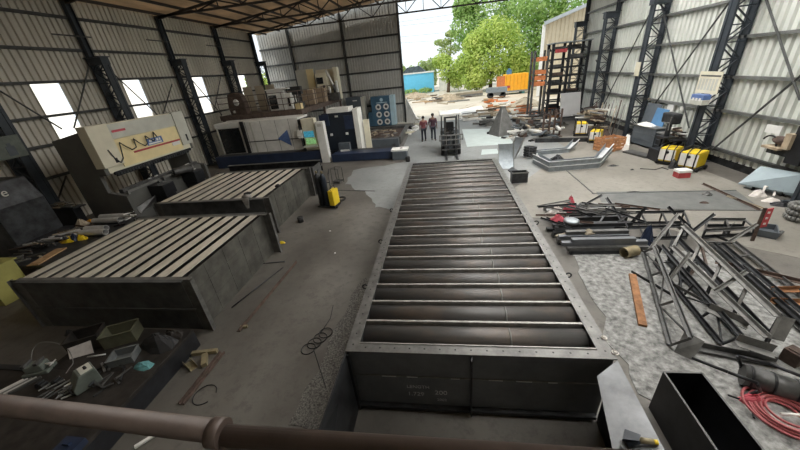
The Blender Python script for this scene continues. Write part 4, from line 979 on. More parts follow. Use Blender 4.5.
# ------------------------------------------------------------------ laser cutting machine
LY0 = 18.4
t = thing('laser_enclosure', 'long white machine enclosure with a blue triangle, under the raised deck', 'machine', (-11.2, 19.2, 0))
b = MB(); b.bx(-13.9, -8.5, LY0, 20.0, .55, 2.62); b.build('housing', 'offwhite', t, bevel=.02)
b = MB(); b.bx(-13.95, -12.2, LY0-.03, LY0, 2.38, 2.62); b.build('header', 'white', t)
b = MB(); b.bx(-13.75, -12.35, LY0-.04, LY0+.01, .8, 2.32); b.build('window', 'glass_dk', t)
b = MB(); b.bx(-12.18, -11.98, LY0-.10, LY0, .6, 2.66); b.build('black_post', 'steel_black', t)
b = MB(); b.bx(-11.6, -11.5, LY0-.015, LY0, .75, 2.55); b.build('grey_strip', 'press_grey', t)
for x in (-11.9, -10.9, -9.95, -9.1):
    b = MB(); b.bx(x-.008, x+.008, LY0-.012, LY0, .6, 2.6); b.build('panel_joint', 'steel_mid', t)
b = MB(); b.bx(-11.95, -8.5, LY0-.02, LY0, 1.40, 1.45); b.build('trim_line', 'steel_dark', t)
b = MB(); b.prism([(-10.0, LY0-.03, 1.5), (-9.28, LY0-.03, 1.98), (-9.22, LY0-.03, 1.02)], (0, .03, 0)); b.build('blue_triangle', 'blue_sign', t)
b = MB(); b.bx(-14.2, -7.0, 17.85, LY0+.1, 0, .72); b.build('blue_base', 'navy', t, bevel=.02)
b = MB(); b.bx(-14.1, -7.2, 17.95, LY0+.02, .72, .76); b.build('base_top', 'steel_mid', t)
b = MB(); b.bx(-8.5, -8.3, LY0-.05, 20, .6, 2.5); b.build('end_frame', 'steel_dark', t)
t = thing('operator_console', 'cream operator console with blue and green screens beside the white enclosure', 'console', (-7.9, 18.0, 0))
b = MB(); b.bx(-8.15, -7.35, 17.98, 18.4, .72, 2.55); b.build('cabinet', 'cream', t, bevel=.015)
b = MB(); b.bx(-8.1, -7.5, 17.94, 17.98, 1.52, 1.86); b.build('upper_screen', 'screen_b', t)
b = MB(); b.bx(-8.05, -7.45, 17.92, 17.96, 1.12, 1.46); b.build('lower_screen', 'screen_g', t)
b = MB(); b.bx(-8.2, -7.3, 17.65, 17.98, .98, 1.05); b.build('keyboard_shelf', 'press_grey', t)
b = MB(); b.tube((-8.28, 17.95, .9), (-8.28, 17.95, 2.2), .05, 10); b.build('side_post', 'steel_dark', t)
b = MB(); b.bx(-8.45, -8.2, 17.9, 18.1, 1.5, 1.95); b.build('pale_box', 'offwhite', t)
t = thing('white_pillar', 'tall white machine pillar right of the operator console', 'pillar', (-6.95, 17.8, 0))
b = MB(); b.bx(-7.22, -6.74, 17.7, 18.1, 0, 2.35); b.build('column', 'white', t, bevel=.02)
b = MB(); b.bx(-7.1, -6.85, 17.69, 17.7, 2.1, 2.25); b.build('badge', 'press_grey', t)
t = thing('dark_housing', 'dark blue-black machine housing between white pillar and white edge panel', 'machine housing', (-6.0, 19.6, 0))
b = MB(); b.bx(-7.35, -5.35, 19.3, 20.5, .35, 2.6); b.build('housing', 'navy_dk', t, bevel=.02)
b = MB(); b.bx(-7.5, -6.9, 19.25, 19.3, 1.9, 2.55); b.build('blue_panel', 'navy', t)
b = MB(); b.bx(-5.95, -5.36, 19.25, 19.3, 1.6, 2.4); b.build('blue_panel', 'navy', t)
b = MB(); b.bx(-6.5, -6.3, 19.28, 19.3, 2.35, 2.45); b.bx(-6.42, -6.38, 19.27, 19.3, 2.36, 2.44); b.build('pale_badge', 'press_grey', t)
for x in (-6.9, -5.9):
    b = MB(); b.bx(x-.08, x+.08, 19.27, 19.3, 1.28, 1.42); b.build('white_sticker', 'white', t)
b = MB(); b.bx(-7.35, -5.4, 19.3, 20.5, 0, .35); b.build('plinth', 'steel_dark', t)
b = MB(); b.bx(-5.34, -5.05, 19.2, 20.3, .2, 2.75); b.build('white_edge', 'offwhite', t)
b = MB(); b.bx(-7.0, -5.6, 19.35, 20.45, 2.6, 2.85); b.build('top_unit', 'offwhite', t)
t = thing('shuttle_table', 'navy shuttle table base running right from the white pillar', 'machine base', (-4.6, 17.9, 0))
b = MB(); b.bx(-6.55, -2.95, 17.65, 18.4, .02, .46); b.build('front_beam', 'navy', t, bevel=.015)
b = MB(); b.bx(-6.55, -2.95, 18.4, 19.2, .02, .40); b.build('deck', 'steel_dark', t)
b = MB(); b.bx(-5.2, -2.9, 20.4, 20.8, 0, .62); b.build('rear_beam', 'cab_grey', t)
for x in (-6.4, -3.2):
    b = MB(); b.bx(x-.1, x+.1, 19.2, 20.4, 0, .3); b.build('cross_beam', 'steel_dark', t)
t = thing('motor_box', 'small white and dark box on the shuttle table near the housing', 'box', (-5.9, 18.3, .46))
b = MB(); b.bx(-6.3, -5.6, 18.42, 18.7, .40, .95); b.build('case', 'cab_grey', t, bevel=.02)
b = MB(); b.bx(-6.2, -5.65, 18.38, 18.42, .42, .56); b.build('white_front', 'white', t)
t = thing('end_block', 'grey machine end block with white top just left of the roller frame', 'machine block', (-2.45, 17.6, 0))
b = MB(); b.bx(-2.9, -2.05, 17.3, 18.0, 0, .48); b.build('body', 'cab_grey', t, bevel=.03)
b = MB(); b.bx(-2.95, -2.0, 17.35, 18.05, .48, .58); b.build('white_top', 'offwhite', t, bevel=.02)
b = MB(); b.lathe((-2.4, 17.7, .58), [(.08, 0), (.08, .015)], 14); b.build('dark_port', 'black', t)
q = G(408, 161.5); b = MB(); b.lathe(q, [(.12, 0), (.13, .05), (.13, .24), (.1, .28), (.0, .28)], 16); tag(b.build('rubber_bollard', 'black'), 'small black drum on the floor between end block and roller frame', 'drum')
# low waste bed
t = thing('waste_bed', 'low open steel bed full of brown offcuts before the grey cabinet', 'bed', (-4.4, 24, 0))
b = MB(); b.bx(-6.2, -2.9, 21.6, 21.75, 0, .5); b.bx(-6.2, -2.9, 26.3, 26.45, 0, .5); b.bx(-6.2, -6.05, 21.75, 26.3, 0, .5); b.bx(-3.05, -2.9, 21.75, 26.3, 0, .5); b.build('frame', 'steel_mid', t)
b = MB(); b.bx(-6.05, -3.05, 21.75, 26.3, .02, .3); b.build('grate', 'rust_dk', t)
rr = random.Random(17); PG = Pile(.3, .4)
for k in range(36):
    r_ = PG.put(rr.uniform(-5.6, -3.5), rr.uniform(22.2, 25.8), rr.uniform(0, 3.1), rr.uniform(.15, .4), .12, .04)
    if not r_: continue
    b = MB(); b.bar(r_[0]-r_[1], r_[0]+r_[1], .12, .04); tag(b.build('offcut', rr.choice(['rust_dk', 'tan', 'steel_grey', 'plank'])), 'brown offcut lying in the low steel waste bed', 'offcut', 'offcuts in the waste bed')
# cabinets at the back wall
t = thing('extractor_cabinet', 'blue cabinet with six round white ports by the back wall', 'cabinet', (-5.5, 31, 0))
b = MB(); b.bx(-6.5, -4.75, 30.1, 31.2, .05, 2.62); b.build('body', 'teal', t, bevel=.02)
b = MB(); b.bx(-4.75, -4.35, 30.1, 31.2, .05, 2.62); b.build('side_panel', 'sky_side', t)
for i in range(2):
    for j in range(3):
        x, z = -5.85+i*.72, .40+j*.66
        b = MB(); b.torus((x, 30.08, z), .20, .075, (0, 1, 0), 18, 6); b.build('port_ring', 'white', t)
        b = MB(); b.lathe((x, 30.1, z), [(.16, 0), (.1, .03), (.04, .06)], 12, (0, -1, 0)); b.build('port_hub', 'cab_grey', t)
b = MB(); b.lathe((-5.5, 30.1, 2.32), [(.15, 0), (.15, .015)], 16, (0, -1, 0)); b.build('round_badge', 'sky_side', t)
b = MB(); b.bx(-6.0, -5.0, 30.08, 30.1, 2.05, 2.12); b.build('badge_bar', 'sky_side', t)
b = MB(); b.bx(-6.9, -6.5, 30.2, 31, .05, 1.3); b.build('side_unit', 'teal', t)
b = MB(); b.bx(-6.9, -4.35, 30.15, 31.1, 0, .05); b.build('plinth', 'steel_dark', t)
t = thing('grey_cabinet', 'tall slate grey cabinet left of the blue six-port cabinet', 'cabinet', (-8, 31, 0))
b = MB(); b.bx(-8.85, -7.45, 30.2, 31.2, 0, 2.75); b.build('body', 'cab_grey', t, bevel=.02)
b = MB(); b.bx(-7.45, -7.15, 30.25, 31.2, 0, 2.7); b.build('side_panel', 'press_grey', t)
b = MB(); b.bx(-8.2, -7.8, 30.18, 30.2, 2.4, 2.48); b.build('badge', 'offwhite', t)
b = MB(); b.bx(-7.55, -7.5, 30.17, 30.2, 1.0, 1.6); b.build('handle', 'offwhite', t)
t = thing('cream_pillar', 'pale cream upright panel left of the slate grey cabinet', 'panel', (-6.5, 21.5, 0))
b = MB(); b.bx(-4.95, -4.6, 19.9, 20.1, 0, 2.0); b.build('panel', 'cream', t); b = MB(); b.bx(-5.0, -4.55, 19.85, 20.15, 0, .04); b.build('foot', 'steel_dark', t)
# white packing heap by the back wall's edge
rr = random.Random(41); PP = Pile(0, .7)
for k in range(26):
    q = G(rr.uniform(402, 416), rr.uniform(119, 135)); w_ = rr.uniform(.1, .25); r_ = PP.put(min(max(q.x, -2.3), 0) if q.y > 27 else q.x, q.y, rr.uniform(0, 3), rr.uniform(.2, .5), w_, .1)
    if not r_: continue
    b = MB(); b.bar(r_[0]-r_[1], r_[0]+r_[1], w_, .1); tag(b.build('packing_offcut', rr.choice(['white', 'offwhite', 'cream'])), 'white offcut in the pale heap at the free edge of the back wall', 'offcut', 'pale heap by the back wall edge')
b = MB(); q = G(411, 129); b.blob(q+V((0, 0, .15)), (.4, .3, .32), 3, .2); tag(b.build('dark_sack', 'steel_dark'), 'dark sack in front of the pale heap left of the two people', 'sack')

# ------------------------------------------------------------------ raised deck with machines
DZ = 2.9
t = thing('raised_deck', 'brown steel raised deck with railings above the white machine', 'deck', (-11.6, 24, 0))
b = MB(); b.bx(-14.6, -8.9, 20.2, 29.0, DZ-.05, DZ); b.build('floor_plate', 'deck', t)
b = MB(); b.bx(-14.6, -8.85, 20.1, 20.2, DZ-.28, DZ+.02); b.build('front_beam', 'deck', t)
b = MB(); b.bx(-8.95, -8.85, 20.2, 29.0, DZ-.28, DZ+.02); b.build('side_beam', 'deck', t)
for y in (22, 24, 26, 28):
    b = MB(); b.bx(-14.6, -8.9, y-.06, y+.06, DZ-.28, DZ-.05); b.build('joist', 'steel_dark', t)
for x, y in ((-14.5, 20.3), (-8.95, 20.9), (-8.95, 24.5), (-8.95, 28.8), (-14.5, 28.8)):
    b = MB(); b.bx(x-.07, x+.07, y-.07, y+.07, 0, DZ-.28); b.build('post', 'deck', t)
for z in (.4, .75, 1.1):
    b = MB(); b.tube((-14.5, 20.15, DZ+z), (-8.9, 20.15, DZ+z), .022, 8); b.build('front_rail', 'deck', t)
    b = MB(); b.tube((-8.9, 20.15, DZ+z), (-8.9, 28.9, DZ+z), .022, 8); b.build('side_rail', 'deck', t)
for k in range(6):
    b = MB(); b.tube((-14.5+k*1.12, 20.15, DZ), (-14.5+k*1.12, 20.15, DZ+1.1), .022, 8); b.build('rail_post', 'deck', t)
for k in range(1, 7):
    b = MB(); b.tube((-8.9, 20.15+k*1.45, DZ), (-8.9, 20.15+k*1.45, DZ+1.1), .022, 8); b.build('rail_post', 'deck', t)
# dark gearbox
t = thing('gearbox', 'dark rounded gearbox housing at the left end of the raised deck', 'gearbox', (-13.2, 20.6, DZ))
b = MB(); b.prism([(-13.9, 20.35, DZ), (-12.75, 20.35, DZ), (-12.75, 20.35, 3.5), (-12.9, 20.35, 4.1), (-13.3, 20.35, 4.25), (-13.8, 20.35, 4.15), (-13.95, 20.35, 3.4)], (0, .5, 0)); b.build('housing', 'deck', t, bevel=.03)
b = MB(); b.lathe((-13.3, 20.35, 3.65), [(.2, 0), (.2, .03), (.14, .05)], 16, (0, -1, 0)); b.build('pale_cover', 'offwhite', t)
b = MB(); b.blob((-13.6, 20.32, 3.1), (.2, .06, .18), 4, .2); b.build('pale_patch', 'offwhite', t)
# tan panels
for k, (px, lb) in enumerate(((248, 'left tan sheet panel leaning behind the white machine on the deck'), (260, 'middle tan sheet panel leaning behind the white machine on the deck'), (271, 'right tan sheet panel leaning behind the white machine on the deck'))):
    q = WY(px, 92, 22.6); b = MB(); b.box((q.x, 22.6+k*.01, DZ+.8), (.66, .04, 1.6)); b.box((q.x, 22.57+k*.01, DZ+1.55), (.66, .03, .06)); tag(b.build('tan_sheet', 'tan'), lb, 'panel')
q0, q1 = WY(271, 105, 21.2), WY(299, 105, 21.2)
t = thing('white_machine', 'white machine with a dark window on the raised deck', 'machine', ((q0.x+q1.x)/2, 21.4, DZ))
b = MB(); b.bx(q0.x, q1.x-.75, 21.0, 21.9, DZ, 4.15); b.build('cabinet', 'white', t, bevel=.03)
b = MB(); b.bx(q0.x+.08, q0.x+.62, 20.97, 21.0, DZ+.1, 3.85); b.build('dark_window', 'glass_dk', t)
b = MB(); b.bx(q1.x-.75, q1.x-.35, 21.0, 21.9, DZ, 3.9); b.build('side_cabinet', 'offwhite', t, bevel=.03)
b = MB(); b.bx(q1.x-.6, q1.x-.45, 20.97, 21.0, DZ+.2, 3.6); b.build('dark_slot', 'black', t)
b = MB(); b.bx(q0.x-.05, q1.x-.4, 20.95, 21.95, 4.15, 4.22); b.build('top_cover', 'offwhite', t)
t = thing('valve_manifold', 'dark cluster of valves and pipes on the deck right of the white machine', 'machine', (-9.6, 21.4, DZ))
b = MB()
for k in range(6): b.tube((-10.05+k*.16, 21.4, DZ), (-10.05+k*.16, 21.4, 3.9+.1*(k % 2)), .04, 8)
b.build('pipes', 'steel_dark', t)
b = MB(); b.bx(-10.15, -9.15, 21.25, 21.6, 3.75, 4.25); b.build('valve_block', 'steel_dark', t, bevel=.03)
b = MB(); b.bx(-10.1, -9.2, 21.2, 21.7, DZ, 3.3); b.build('pump', 'steel_mid', t, bevel=.05)
b = MB(); b.bx(-9.35, -8.97, 20.35, 20.75, DZ, 3.25); b.bx(-9.3, -9.02, 20.4, 20.7, 3.25, 3.3); tag(b.build('carton', 'cream_y', bevel=.02), 'pale yellow carton at the corner of the raised deck', 'carton')
# cream enclosure at the back of the deck
YY = 27.2
def wx(px, py, Y=YY): return WY(px, py, Y).x
def wz(px, py, Y=YY): return WY(px, py, Y).z
t = thing('cream_booth', 'tall cream machine booth with yellow column at the back of the deck', 'machine', (-11.3, YY+.4, DZ))
b = MB(); b.bx(wx(297, 80), wx(311, 80), YY, YY+1.2, DZ, wz(300, 70)); b.build('left_cabinet', 'press_grey', t)
b = MB(); b.bx(wx(308, 80), wx(315, 80), YY-.1, YY, DZ, wz(310, 69)); b.build('yellow_column', 'cream_y', t)
b = MB(); b.bx(wx(315, 80), wx(334, 80), YY+.5, YY+1.2, DZ, wz(325, 69)); b.build('rear_panel', 'cream', t)
b = MB(); b.bx(wx(334.5, 80), wx(338.5, 80), YY-.1, YY+.5, DZ, wz(335, 67)); b.build('right_column', 'cream', t)
t = thing('machining_head', 'cream machining unit with dark square window inside the booth', 'machine', (-10.2, YY-.5, DZ))
xa, xb = wx(315.5, 80, YY-.6), wx(327, 80, YY-.6)
b = MB(); b.bx(xa, xb, YY-.6, YY-.1, DZ, wz(321, 73, YY-.6)); b.build('body', 'cream', t, bevel=.05)
b = MB(); b.bx(wx(316.5, 80, YY-.6), wx(323, 80, YY-.6), YY-.63, YY-.6, wz(320, 84, YY-.6), wz(320, 77.5, YY-.6)); b.build('window', 'glass_dk', t)
b = MB(); b.tube((xb, YY-.5, DZ+2.2), (xb+.5, YY-.5, DZ+.8), .09, 10); b.tube((xb+.7, YY-.5, DZ), (xb+.7, YY-.5, DZ+1.4), .1, 10); b.build('feed_arm', 'white', t)
b = MB(); b.bx(xa+.1, xb+.9, YY-1.1, YY-.65, DZ, DZ+.55); b.build('work_table', 'steel_mid', t)
for k in range(4):
    b = MB(); b.tube((xa+.3+k*.42, YY-.9, DZ+.55), (xa+.3+k*.42, YY-.9, DZ+1.0+.15*(k % 2)), .09, 10); b.build('tool_holder', ['white', 'steel_dark', 'offwhite', 'steel_mid'][k], t)
for k, (pa, pb, y_) in enumerate(((336, 343, 25.6), (344, 350, 24.0))):
    xa, xb = wx(pa, 92, y_), min(wx(pb, 92, y_), -9.0)
    xb = -9.0-.3*k; xa = xb-.95
    b = MB(); b.bx(xa, xb, y_-.3, y_+.3, DZ, DZ+.95); b.bx(xa+.05, xb-.05, y_-.25, y_+.25, DZ+.95, DZ+.99); tag(b.build('carton', 'carton', bevel=.01), ['tan carton on the deck at the right of the booth', 'tan carton at the far right corner of the deck'][k], 'carton')
# ------------------------------------------------------------------ right side: tangle of black frames
def rung_frame(name, label, c0, c1, c2, c3, n, w=.07, m='steel_mid', plate=None, depth=None, cross=True):
    """ladder frame: chord c0-c1, chord c3-c2, n rungs; depth adds a second ladder below"""
    c = (c0+c1+c2+c3)/4; t = thing(name, label, 'steel frame', (c.x, c.y, 0), 0)
    D = V((0, 0, -depth)) if depth else None
    for a, d in ((c0, c1), (c3, c2)):
        b = MB(); b.angle(a, d, w, .012); b.build('chord', m, t)
        if D: b = MB(); b.angle(a+D, d+D, w, .012); b.build('chord', 'steel_dark', t)
    for k in range(n+1):
        p, q = c0.lerp(c1, k/n), c3.lerp(c2, k/n)
        b = MB(); b.bar(p, q, w*.6, w*.6); b.build('rung', m, t)
        if D:
            for s in (p, q): b = MB(); b.bar(s, s+D, w*.55, w*.55); b.build('post', 'steel_dark', t)
            b = MB(); b.bar(p+D, q+D, w*.55, w*.55); b.build('rung', 'steel_dark', t)
        if cross and k < n:
            p2, q2 = c0.lerp(c1, (k+1)/n), c3.lerp(c2, (k+1)/n)
            b = MB(); b.bar(p, q2, w*.5, w*.4) if k % 2 else b.bar(q, p2, w*.5, w*.4); b.build('diagonal', m, t)
    if plate:
        b = MB(); b.hexa([c1+plate[0], c2+plate[0], c2+plate[1], c1+plate[1], c1+plate[0]+V((0, 0, .02)), c2+plate[0]+V((0, 0, .02)), c2+plate[1]+V((0, 0, .02)), c1+plate[1]+V((0, 0, .02))]); b.build('end_plate', 'steel_grey', t)
    return t
# A: the large box truss in the middle of the tangle
zA, zB = .72, .42
A0, A1, A2, A3 = G(684, 226, zA), G(780, 317, zA), G(769, 338, zB), G(673, 247, zB)
rung_frame('truss_frame', 'largest grey box truss lying on the ash, its flat end plate toward the camera', A0, A1, A2, A3, 4, .07, 'steel_grey', None, .36, False)
b = MB(); p, q = A1, A2; dn = V((.16, -.05, -.02)); b.hexa([p, q, q+dn, p+dn, p+V((0, 0, .025)), q+V((0, 0, .025)), q+dn+V((0, 0, .025)), p+dn+V((0, 0, .025))])
tag(b.build('end_plate_bar', 'steel_grey'), 'pale grey flat bar across the near end of the largest truss', 'flat bar')
# B: triangular ladder at left
B0, B1, B2, B3 = G(655, 247, .55), G(692, 338, .42), G(671, 345, .06), G(644, 252, .06)
rung_frame('truss_frame', 'narrow black ladder truss leaning at the left of the tangle, beside the rusty plank', B0, B1, B2, B3, 3, .055, 'steel_mid', None, None, True)
b = MB(); b.prism([G(674, 352, .02), G(684, 332, .3), G(704, 343, .3), G(692, 360, .02)], (.01, .01, .02)); tag(b.build('steel_plate', 'steel_grey'), 'bent grey plate at the near end of the narrow ladder truss', 'plate')
# B2: second narrow ladder between
C0, C1, C2, C3 = G(662, 246, .5), G(742, 336, .32), G(722, 344, .06), G(655, 262, .06)
rung_frame('truss_frame', 'black ladder truss lying between the narrow one and the largest one', C0, C1, C2, C3, 4, .052, 'steel_dark', None, None, True)
# C: flat ladder on the floor at right
D0, D1, D2, D3 = G(735, 243, .08), G(812, 302, .08), G(812, 336, .08), G(704, 242, .08)
rung_frame('ladder_frame', 'long flat ladder frame on the floor at right, reaching toward the red tag', D0, D1, D2, D3, 4, .065, 'steel_mid', None, None, False)
E0, E1, E2, E3 = G(722, 244, .17), G(812, 320, .17), G(812, 330, .17), G(714, 244, .17)
rung_frame('ladder_frame', 'narrow double rail lying on top of the long flat ladder frame', E0, E1, E2, E3, 3, .06, 'steel_dark', None, None, False)
# D: flat frames at the back
F0, F1, F2, F3 = G(620, 213, .35), G(684, 212, .35), G(690, 226, .35), G(628, 228, .35)
rung_frame('rectangular_frame', 'flat rectangular black frame at the back of the tangle, left of centre', F0, F1, F2, F3, 3, .055, 'steel_dark', None, .33, False)
F0, F1, F2, F3 = G(708, 220, .2), G(745, 220, .2), G(755, 228, .2), G(705, 231, .2)
rung_frame('rectangular_frame', 'flat black frame at the back of the tangle, beside the red tag', F0, F1, F2, F3, 2, .06, 'steel_mid', None, .18, False)
# loose angle bars sticking out of the tangle
def stick(pa, za, pb, zb, label, w=.055, m='steel_grey', t_=.009, name='angle_bar'):
    a, c = G(*pa, za), G(*pb, zb); b = MB(); b.angle(a, c, w, t_); return tag(b.build(name, m), label, 'steel bar')
stick((648, 250), .2, (677, 214), .85, 'pale angle bar sticking up at the middle left of the tangle')
stick((625, 230), .15, (646, 207), .75, 'dark angle bar sticking up at the far left of the tangle', .05, 'steel_dark')
stick((668, 207), .7, (692, 230), .3, 'dark angle bar leaning to the right at the back of the tangle', .05, 'steel_dark')
stick((691, 232), .35, (714, 214), .75, 'dark angle bar sticking up behind the largest truss', .05, 'steel_dark')
stick((727, 243), .03, (757, 224), .5, 'pale angle bar leaning toward the red tag', .05)
stick((668, 280), .3, (690, 252), .8, 'pale angle bar sticking up in front of the largest truss', .05)
stick((714, 291), .45, (746, 271), .8, 'pale angle bar crossing over the near part of the largest truss', .05)
stick((607, 198), .6, (626, 226), .25, 'dark angle bar leaning at the back of the stacked bars', .05, 'steel_dark')
stick((612, 204), .5, (600, 224), .3, 'dark bar crossing the right end of the stacked bars', .05, 'steel_dark')
stick((700, 300), .35, (672, 285), .5, 'dark bar across the middle of the narrow ladder trusses', .05, 'steel_mid')
stick((708, 308), .35, (748, 326), .3, 'light flat strip lying over the near end of the middle ladder truss', .12, 'steel_grey')
stick((735, 340), .25, (772, 352), .2, 'grey flat strip at the near end of the largest truss', .14, 'steel_grey')
stick((690, 345), .06, (776, 362), .06, 'grey angle bar on the ash in front of the trusses', .1, 'steel_mid')
stick((715, 262), .1, (800, 282), .1, 'rusty flat bar across the flat ladder frame, farther of two', .07, 'rust_dk')
stick((770, 290), .12, (808, 289), .12, 'brown flat bar at the right edge, farther of the pair', .08, 'rust')
stick((770, 301), .12, (808, 303), .12, 'brown flat bar at the right edge, nearer of the pair', .08, 'rust')
# red tag post
a, c = G(752, 241), G(765, 209, 0); c = WY(765.5, 208, a.y+.05); t = thing('tag_post', 'leaning steel flat bar with a red tag at its top, behind the tangle', 'post', a)
b = MB(); b.bar(a, c, .07, .03); b.build('bar', 'rust_dk', t)
m0, m1 = a.lerp(c, .42), a.lerp(c, .97); rd = V((.1, 0, .02)); b = MB(); b.hexa([m0+V((.03, -.02, 0)), m0+rd*1.6+V((0, -.02, 0)), m0+rd*1.6, m0+V((.03, 0, 0)), m1+V((.03, -.02, 0)), m1+rd*1.6+V((0, -.02, 0)), m1+rd*1.6, m1+V((.03, 0, 0))]); tg = b.build('red_tag', 'red', t)
for k in range(3):
    q = m0.lerp(m1, .2+.3*k)+V((.09, -.022, .01)); b = MB(); b.box(q, (.05, .006, .05)); b.build('pale_mark', 'cloth_white', tg)
t = thing('drain_tray', 'dark green-grey tray on the floor right of the red tag post', 'tray', G(768, 234))
q0, q1, q2, q3 = G(756, 236), G(776, 240), G(774, 231), G(758, 229)
b = MB(); b.prism([q0, q1, q2, q3], (0, 0, .04)); b.build('base', 'cab_grey', t)
b = MB()
for a, c in ((q0, q1), (q1, q2), (q2, q3), (q3, q0)): b.bar(a+V((0, 0, .11)), c+V((0, 0, .11)), .025, .14)
b.build('wall', 'cab_grey', t)
b = MB(); b.path([G(778, 234)+V((0, 0, .06)), G(781, 235)+V((0, 0, .1)), G(777, 238)+V((0, 0, .05))], .03, 6); b.build('spout', 'steel_mid', t)
# stacked long bars, left of the tangle
rr = random.Random(77)
lvl = [(.0, 4), (.09, 4), (.18, 3), (.27, 3)]
for z, n in lvl:
    for k in range(n):
        x0 = 2.95+rr.uniform(-.1, .15); x1 = 4.55+rr.uniform(-.15, .35); y = 7.15+k*.42+z*.3+rr.uniform(-.05, .05)
        b = MB(); b.bx(x0, x1, y-.06, y+.06, z+.012, z+.1)
        tag(b.build('steel_bar', rr.choice(['steel_dark', 'steel_mid', 'plate_blue'])), 'long dark steel bar in the low stack right of the roller frame', 'steel bar', 'dark bars stacked right of the roller frame')
for k in range(5):
    y = 8.9+k*.22; x0 = 3.1+rr.uniform(0, .2); x1 = 5.2+rr.uniform(-.2, .3)
    b = MB(); b.bx(x0, x1, y-.05, y+.05, .012, .16+.03*(k % 3)); tag(b.build('steel_bar', rr.choice(['steel_dark', 'steel_mid', 'steel_grey'])), 'long bar in the back rows of the stack right of the roller frame', 'steel bar', 'back rows of bars right of the roller frame')
SZ = .38
def sitem(px, py, d, nm, m, label, cat, z=SZ, seed=2, rough=.3):
    q = G(px, py, z); b = MB(); b.heap(q, d, seed, 12, rough); return tag(b.build(nm, m), label, cat)
sitem(556, 216, (.62, .34, .3), 'cloth_bundle', 'cloth_white', 'white and pink cloth bundle on top of the stacked bars', 'cloth', .2)
sitem(557, 221, (.4, .2, .2), 'cloth_strip', 'cloth_red', 'pink cloth strip in front of the white bundle', 'cloth')
sitem(569, 212, (.36, .26, .5), 'cloth_bundle', 'cloth_red', 'bright red cloth on the stacked bars right of the white bundle', 'cloth', .17)
q = G(571, 222, SZ); b = MB(); b.lathe(q, [(.2, 0), (.2, .06), (.14, .08), (.0, .08)], 18); tag(b.build('round_lid', 'galv'), 'round grey lid on the stacked bars below the red cloth', 'lid')
sitem(566, 236, (.5, .2, .1), 'offcut_pile', 'tan', 'tan scrap in front of the stacked bars, left one', 'scrap', .2)
sitem(588, 233, (.3, .2, .12), 'offcut_pile', 'tan', 'pinkish scrap in front of the stacked bars, right one', 'scrap', .3)
rr = random.Random(55); PS = Pile(SZ, .24)
for k in range(40):
    x, y = rr.uniform(548, 640), rr.uniform(203, 222)
    q = G(x, y, .45); r_ = PS.put(q.x, q.y, rr.uniform(-1.2, 1.2), rr.uniform(.2, .55), .045, .045)
    if not r_: continue
    q, d = r_; q.z -= .02; b = MB(); b.angle(q-d, q+d, .04, .008); tag(b.build('scrap_bar', rr.choice(['steel_dark', 'steel_mid', 'steel_black', 'steel_grey', 'rust_dk'])), 'short scrap bar lying on the back of the steel stack right of the roller frame', 'scrap', 'scrap bars on the stack')
PU = Pile(0, .2)
for k in range(30):
    x, y = rr.uniform(640, 735), rr.uniform(222, 300)
    if x > 600+ (300-y)*1.4+60: continue
    q = G(x, y, 0); r_ = PU.put(q.x, q.y, rr.uniform(.6, 2.4), rr.uniform(.15, .5), .06, .06, .012)
    if not r_: continue
    q, d = r_; q.z -= .025; b = MB(); b.angle(q-d, q+d, .055, .008); tag(b.build('scrap_bar', rr.choice(['steel_dark', 'steel_mid', 'steel_black', 'rust_dk'])), 'short scrap bar lying on the ash beneath the black trusses', 'scrap', 'scrap bars under the trusses')
# round ends, cloth
a = G(624, 253, .13); b = MB(); b.pipe(a, a+V((.32, .12, 0)), .13, .02, 16); tag(b.build('pipe_stub', 'brass'), 'short brown pipe stub left of the narrow ladder truss', 'pipe')
sitem(645, 244, (.3, .34, .5), 'blue_rag', 'navy', 'dark blue cloth hanging behind the pipe stub', 'cloth', 0, 5)
# rusty plank
a, c = G(631, 276), G(641, 327); b = MB(); b.bar(a+V((.02, 0, .035)), c+V((.02, 0, .035)), .13, .045); tag(b.build('rusty_plank', 'rust'), 'rusty orange plank lying on the ash beside the roller frame', 'plank')
# black open box at lower right
BHh = .72
P0, P1 = G(664, 372, BHh), G(702, 373, BHh)
P3 = G(650, 430, BHh)
t = thing('open_box', 'black open-topped steel box at the lower right corner', 'steel box', (2.9, 2.6, 0))
c0 = V((P0.x, P0.y, 0)); dx = (P1-P0); dx.z = 0; W_ = dx.length; dx.normalize(); dy = (G(765, 452, BHh)-P1); dy.z = 0; dy.normalize()
Ln = 1.75; c1 = c0+dx*W_; c2 = c1+dy*Ln; c3 = c0+dy*Ln; hz = V((0, 0, BHh))
for a, c, nm in ((c0, c1, 'end_wall'), (c1, c2, 'side_wall'), (c2, c3, 'end_wall'), (c3, c0, 'side_wall')):
    d = (c-a).normalized(); nn = V((-d.y, d.x, 0))*.012
    b = MB(); b.hexa([a, c, c+nn, a+nn, a+hz, c+hz, c+nn+hz, a+nn+hz]); b.build(nm, 'steel_black', t)
    b = MB(); b.bar(a+hz, c+hz, .022, .012); b.build('top_edge', 'steel_mid', t)
b = MB(); b.prism([c0+V((0, 0, .01)), c1+V((0, 0, .01)), c2+V((0, 0, .01)), c3+V((0, 0, .01))], (0, 0, .012)); b.build('bottom', 'steel_black', t)
m0, m1 = c0.lerp(c3, .45), c1.lerp(c2, .45)
b = MB(); b.hexa([m0+V((0, 0, .03)), m1+V((0, 0, .03)), m1+dy*.012+V((0, 0, .03)), m0+dy*.012+V((0, 0, .03)), m0+V((0, 0, .35)), m1+V((0, 0, .35)), m1+dy*.012+V((0, 0, .35)), m0+dy*.012+V((0, 0, .35))]); b.build('divider', 'steel_dark', t)
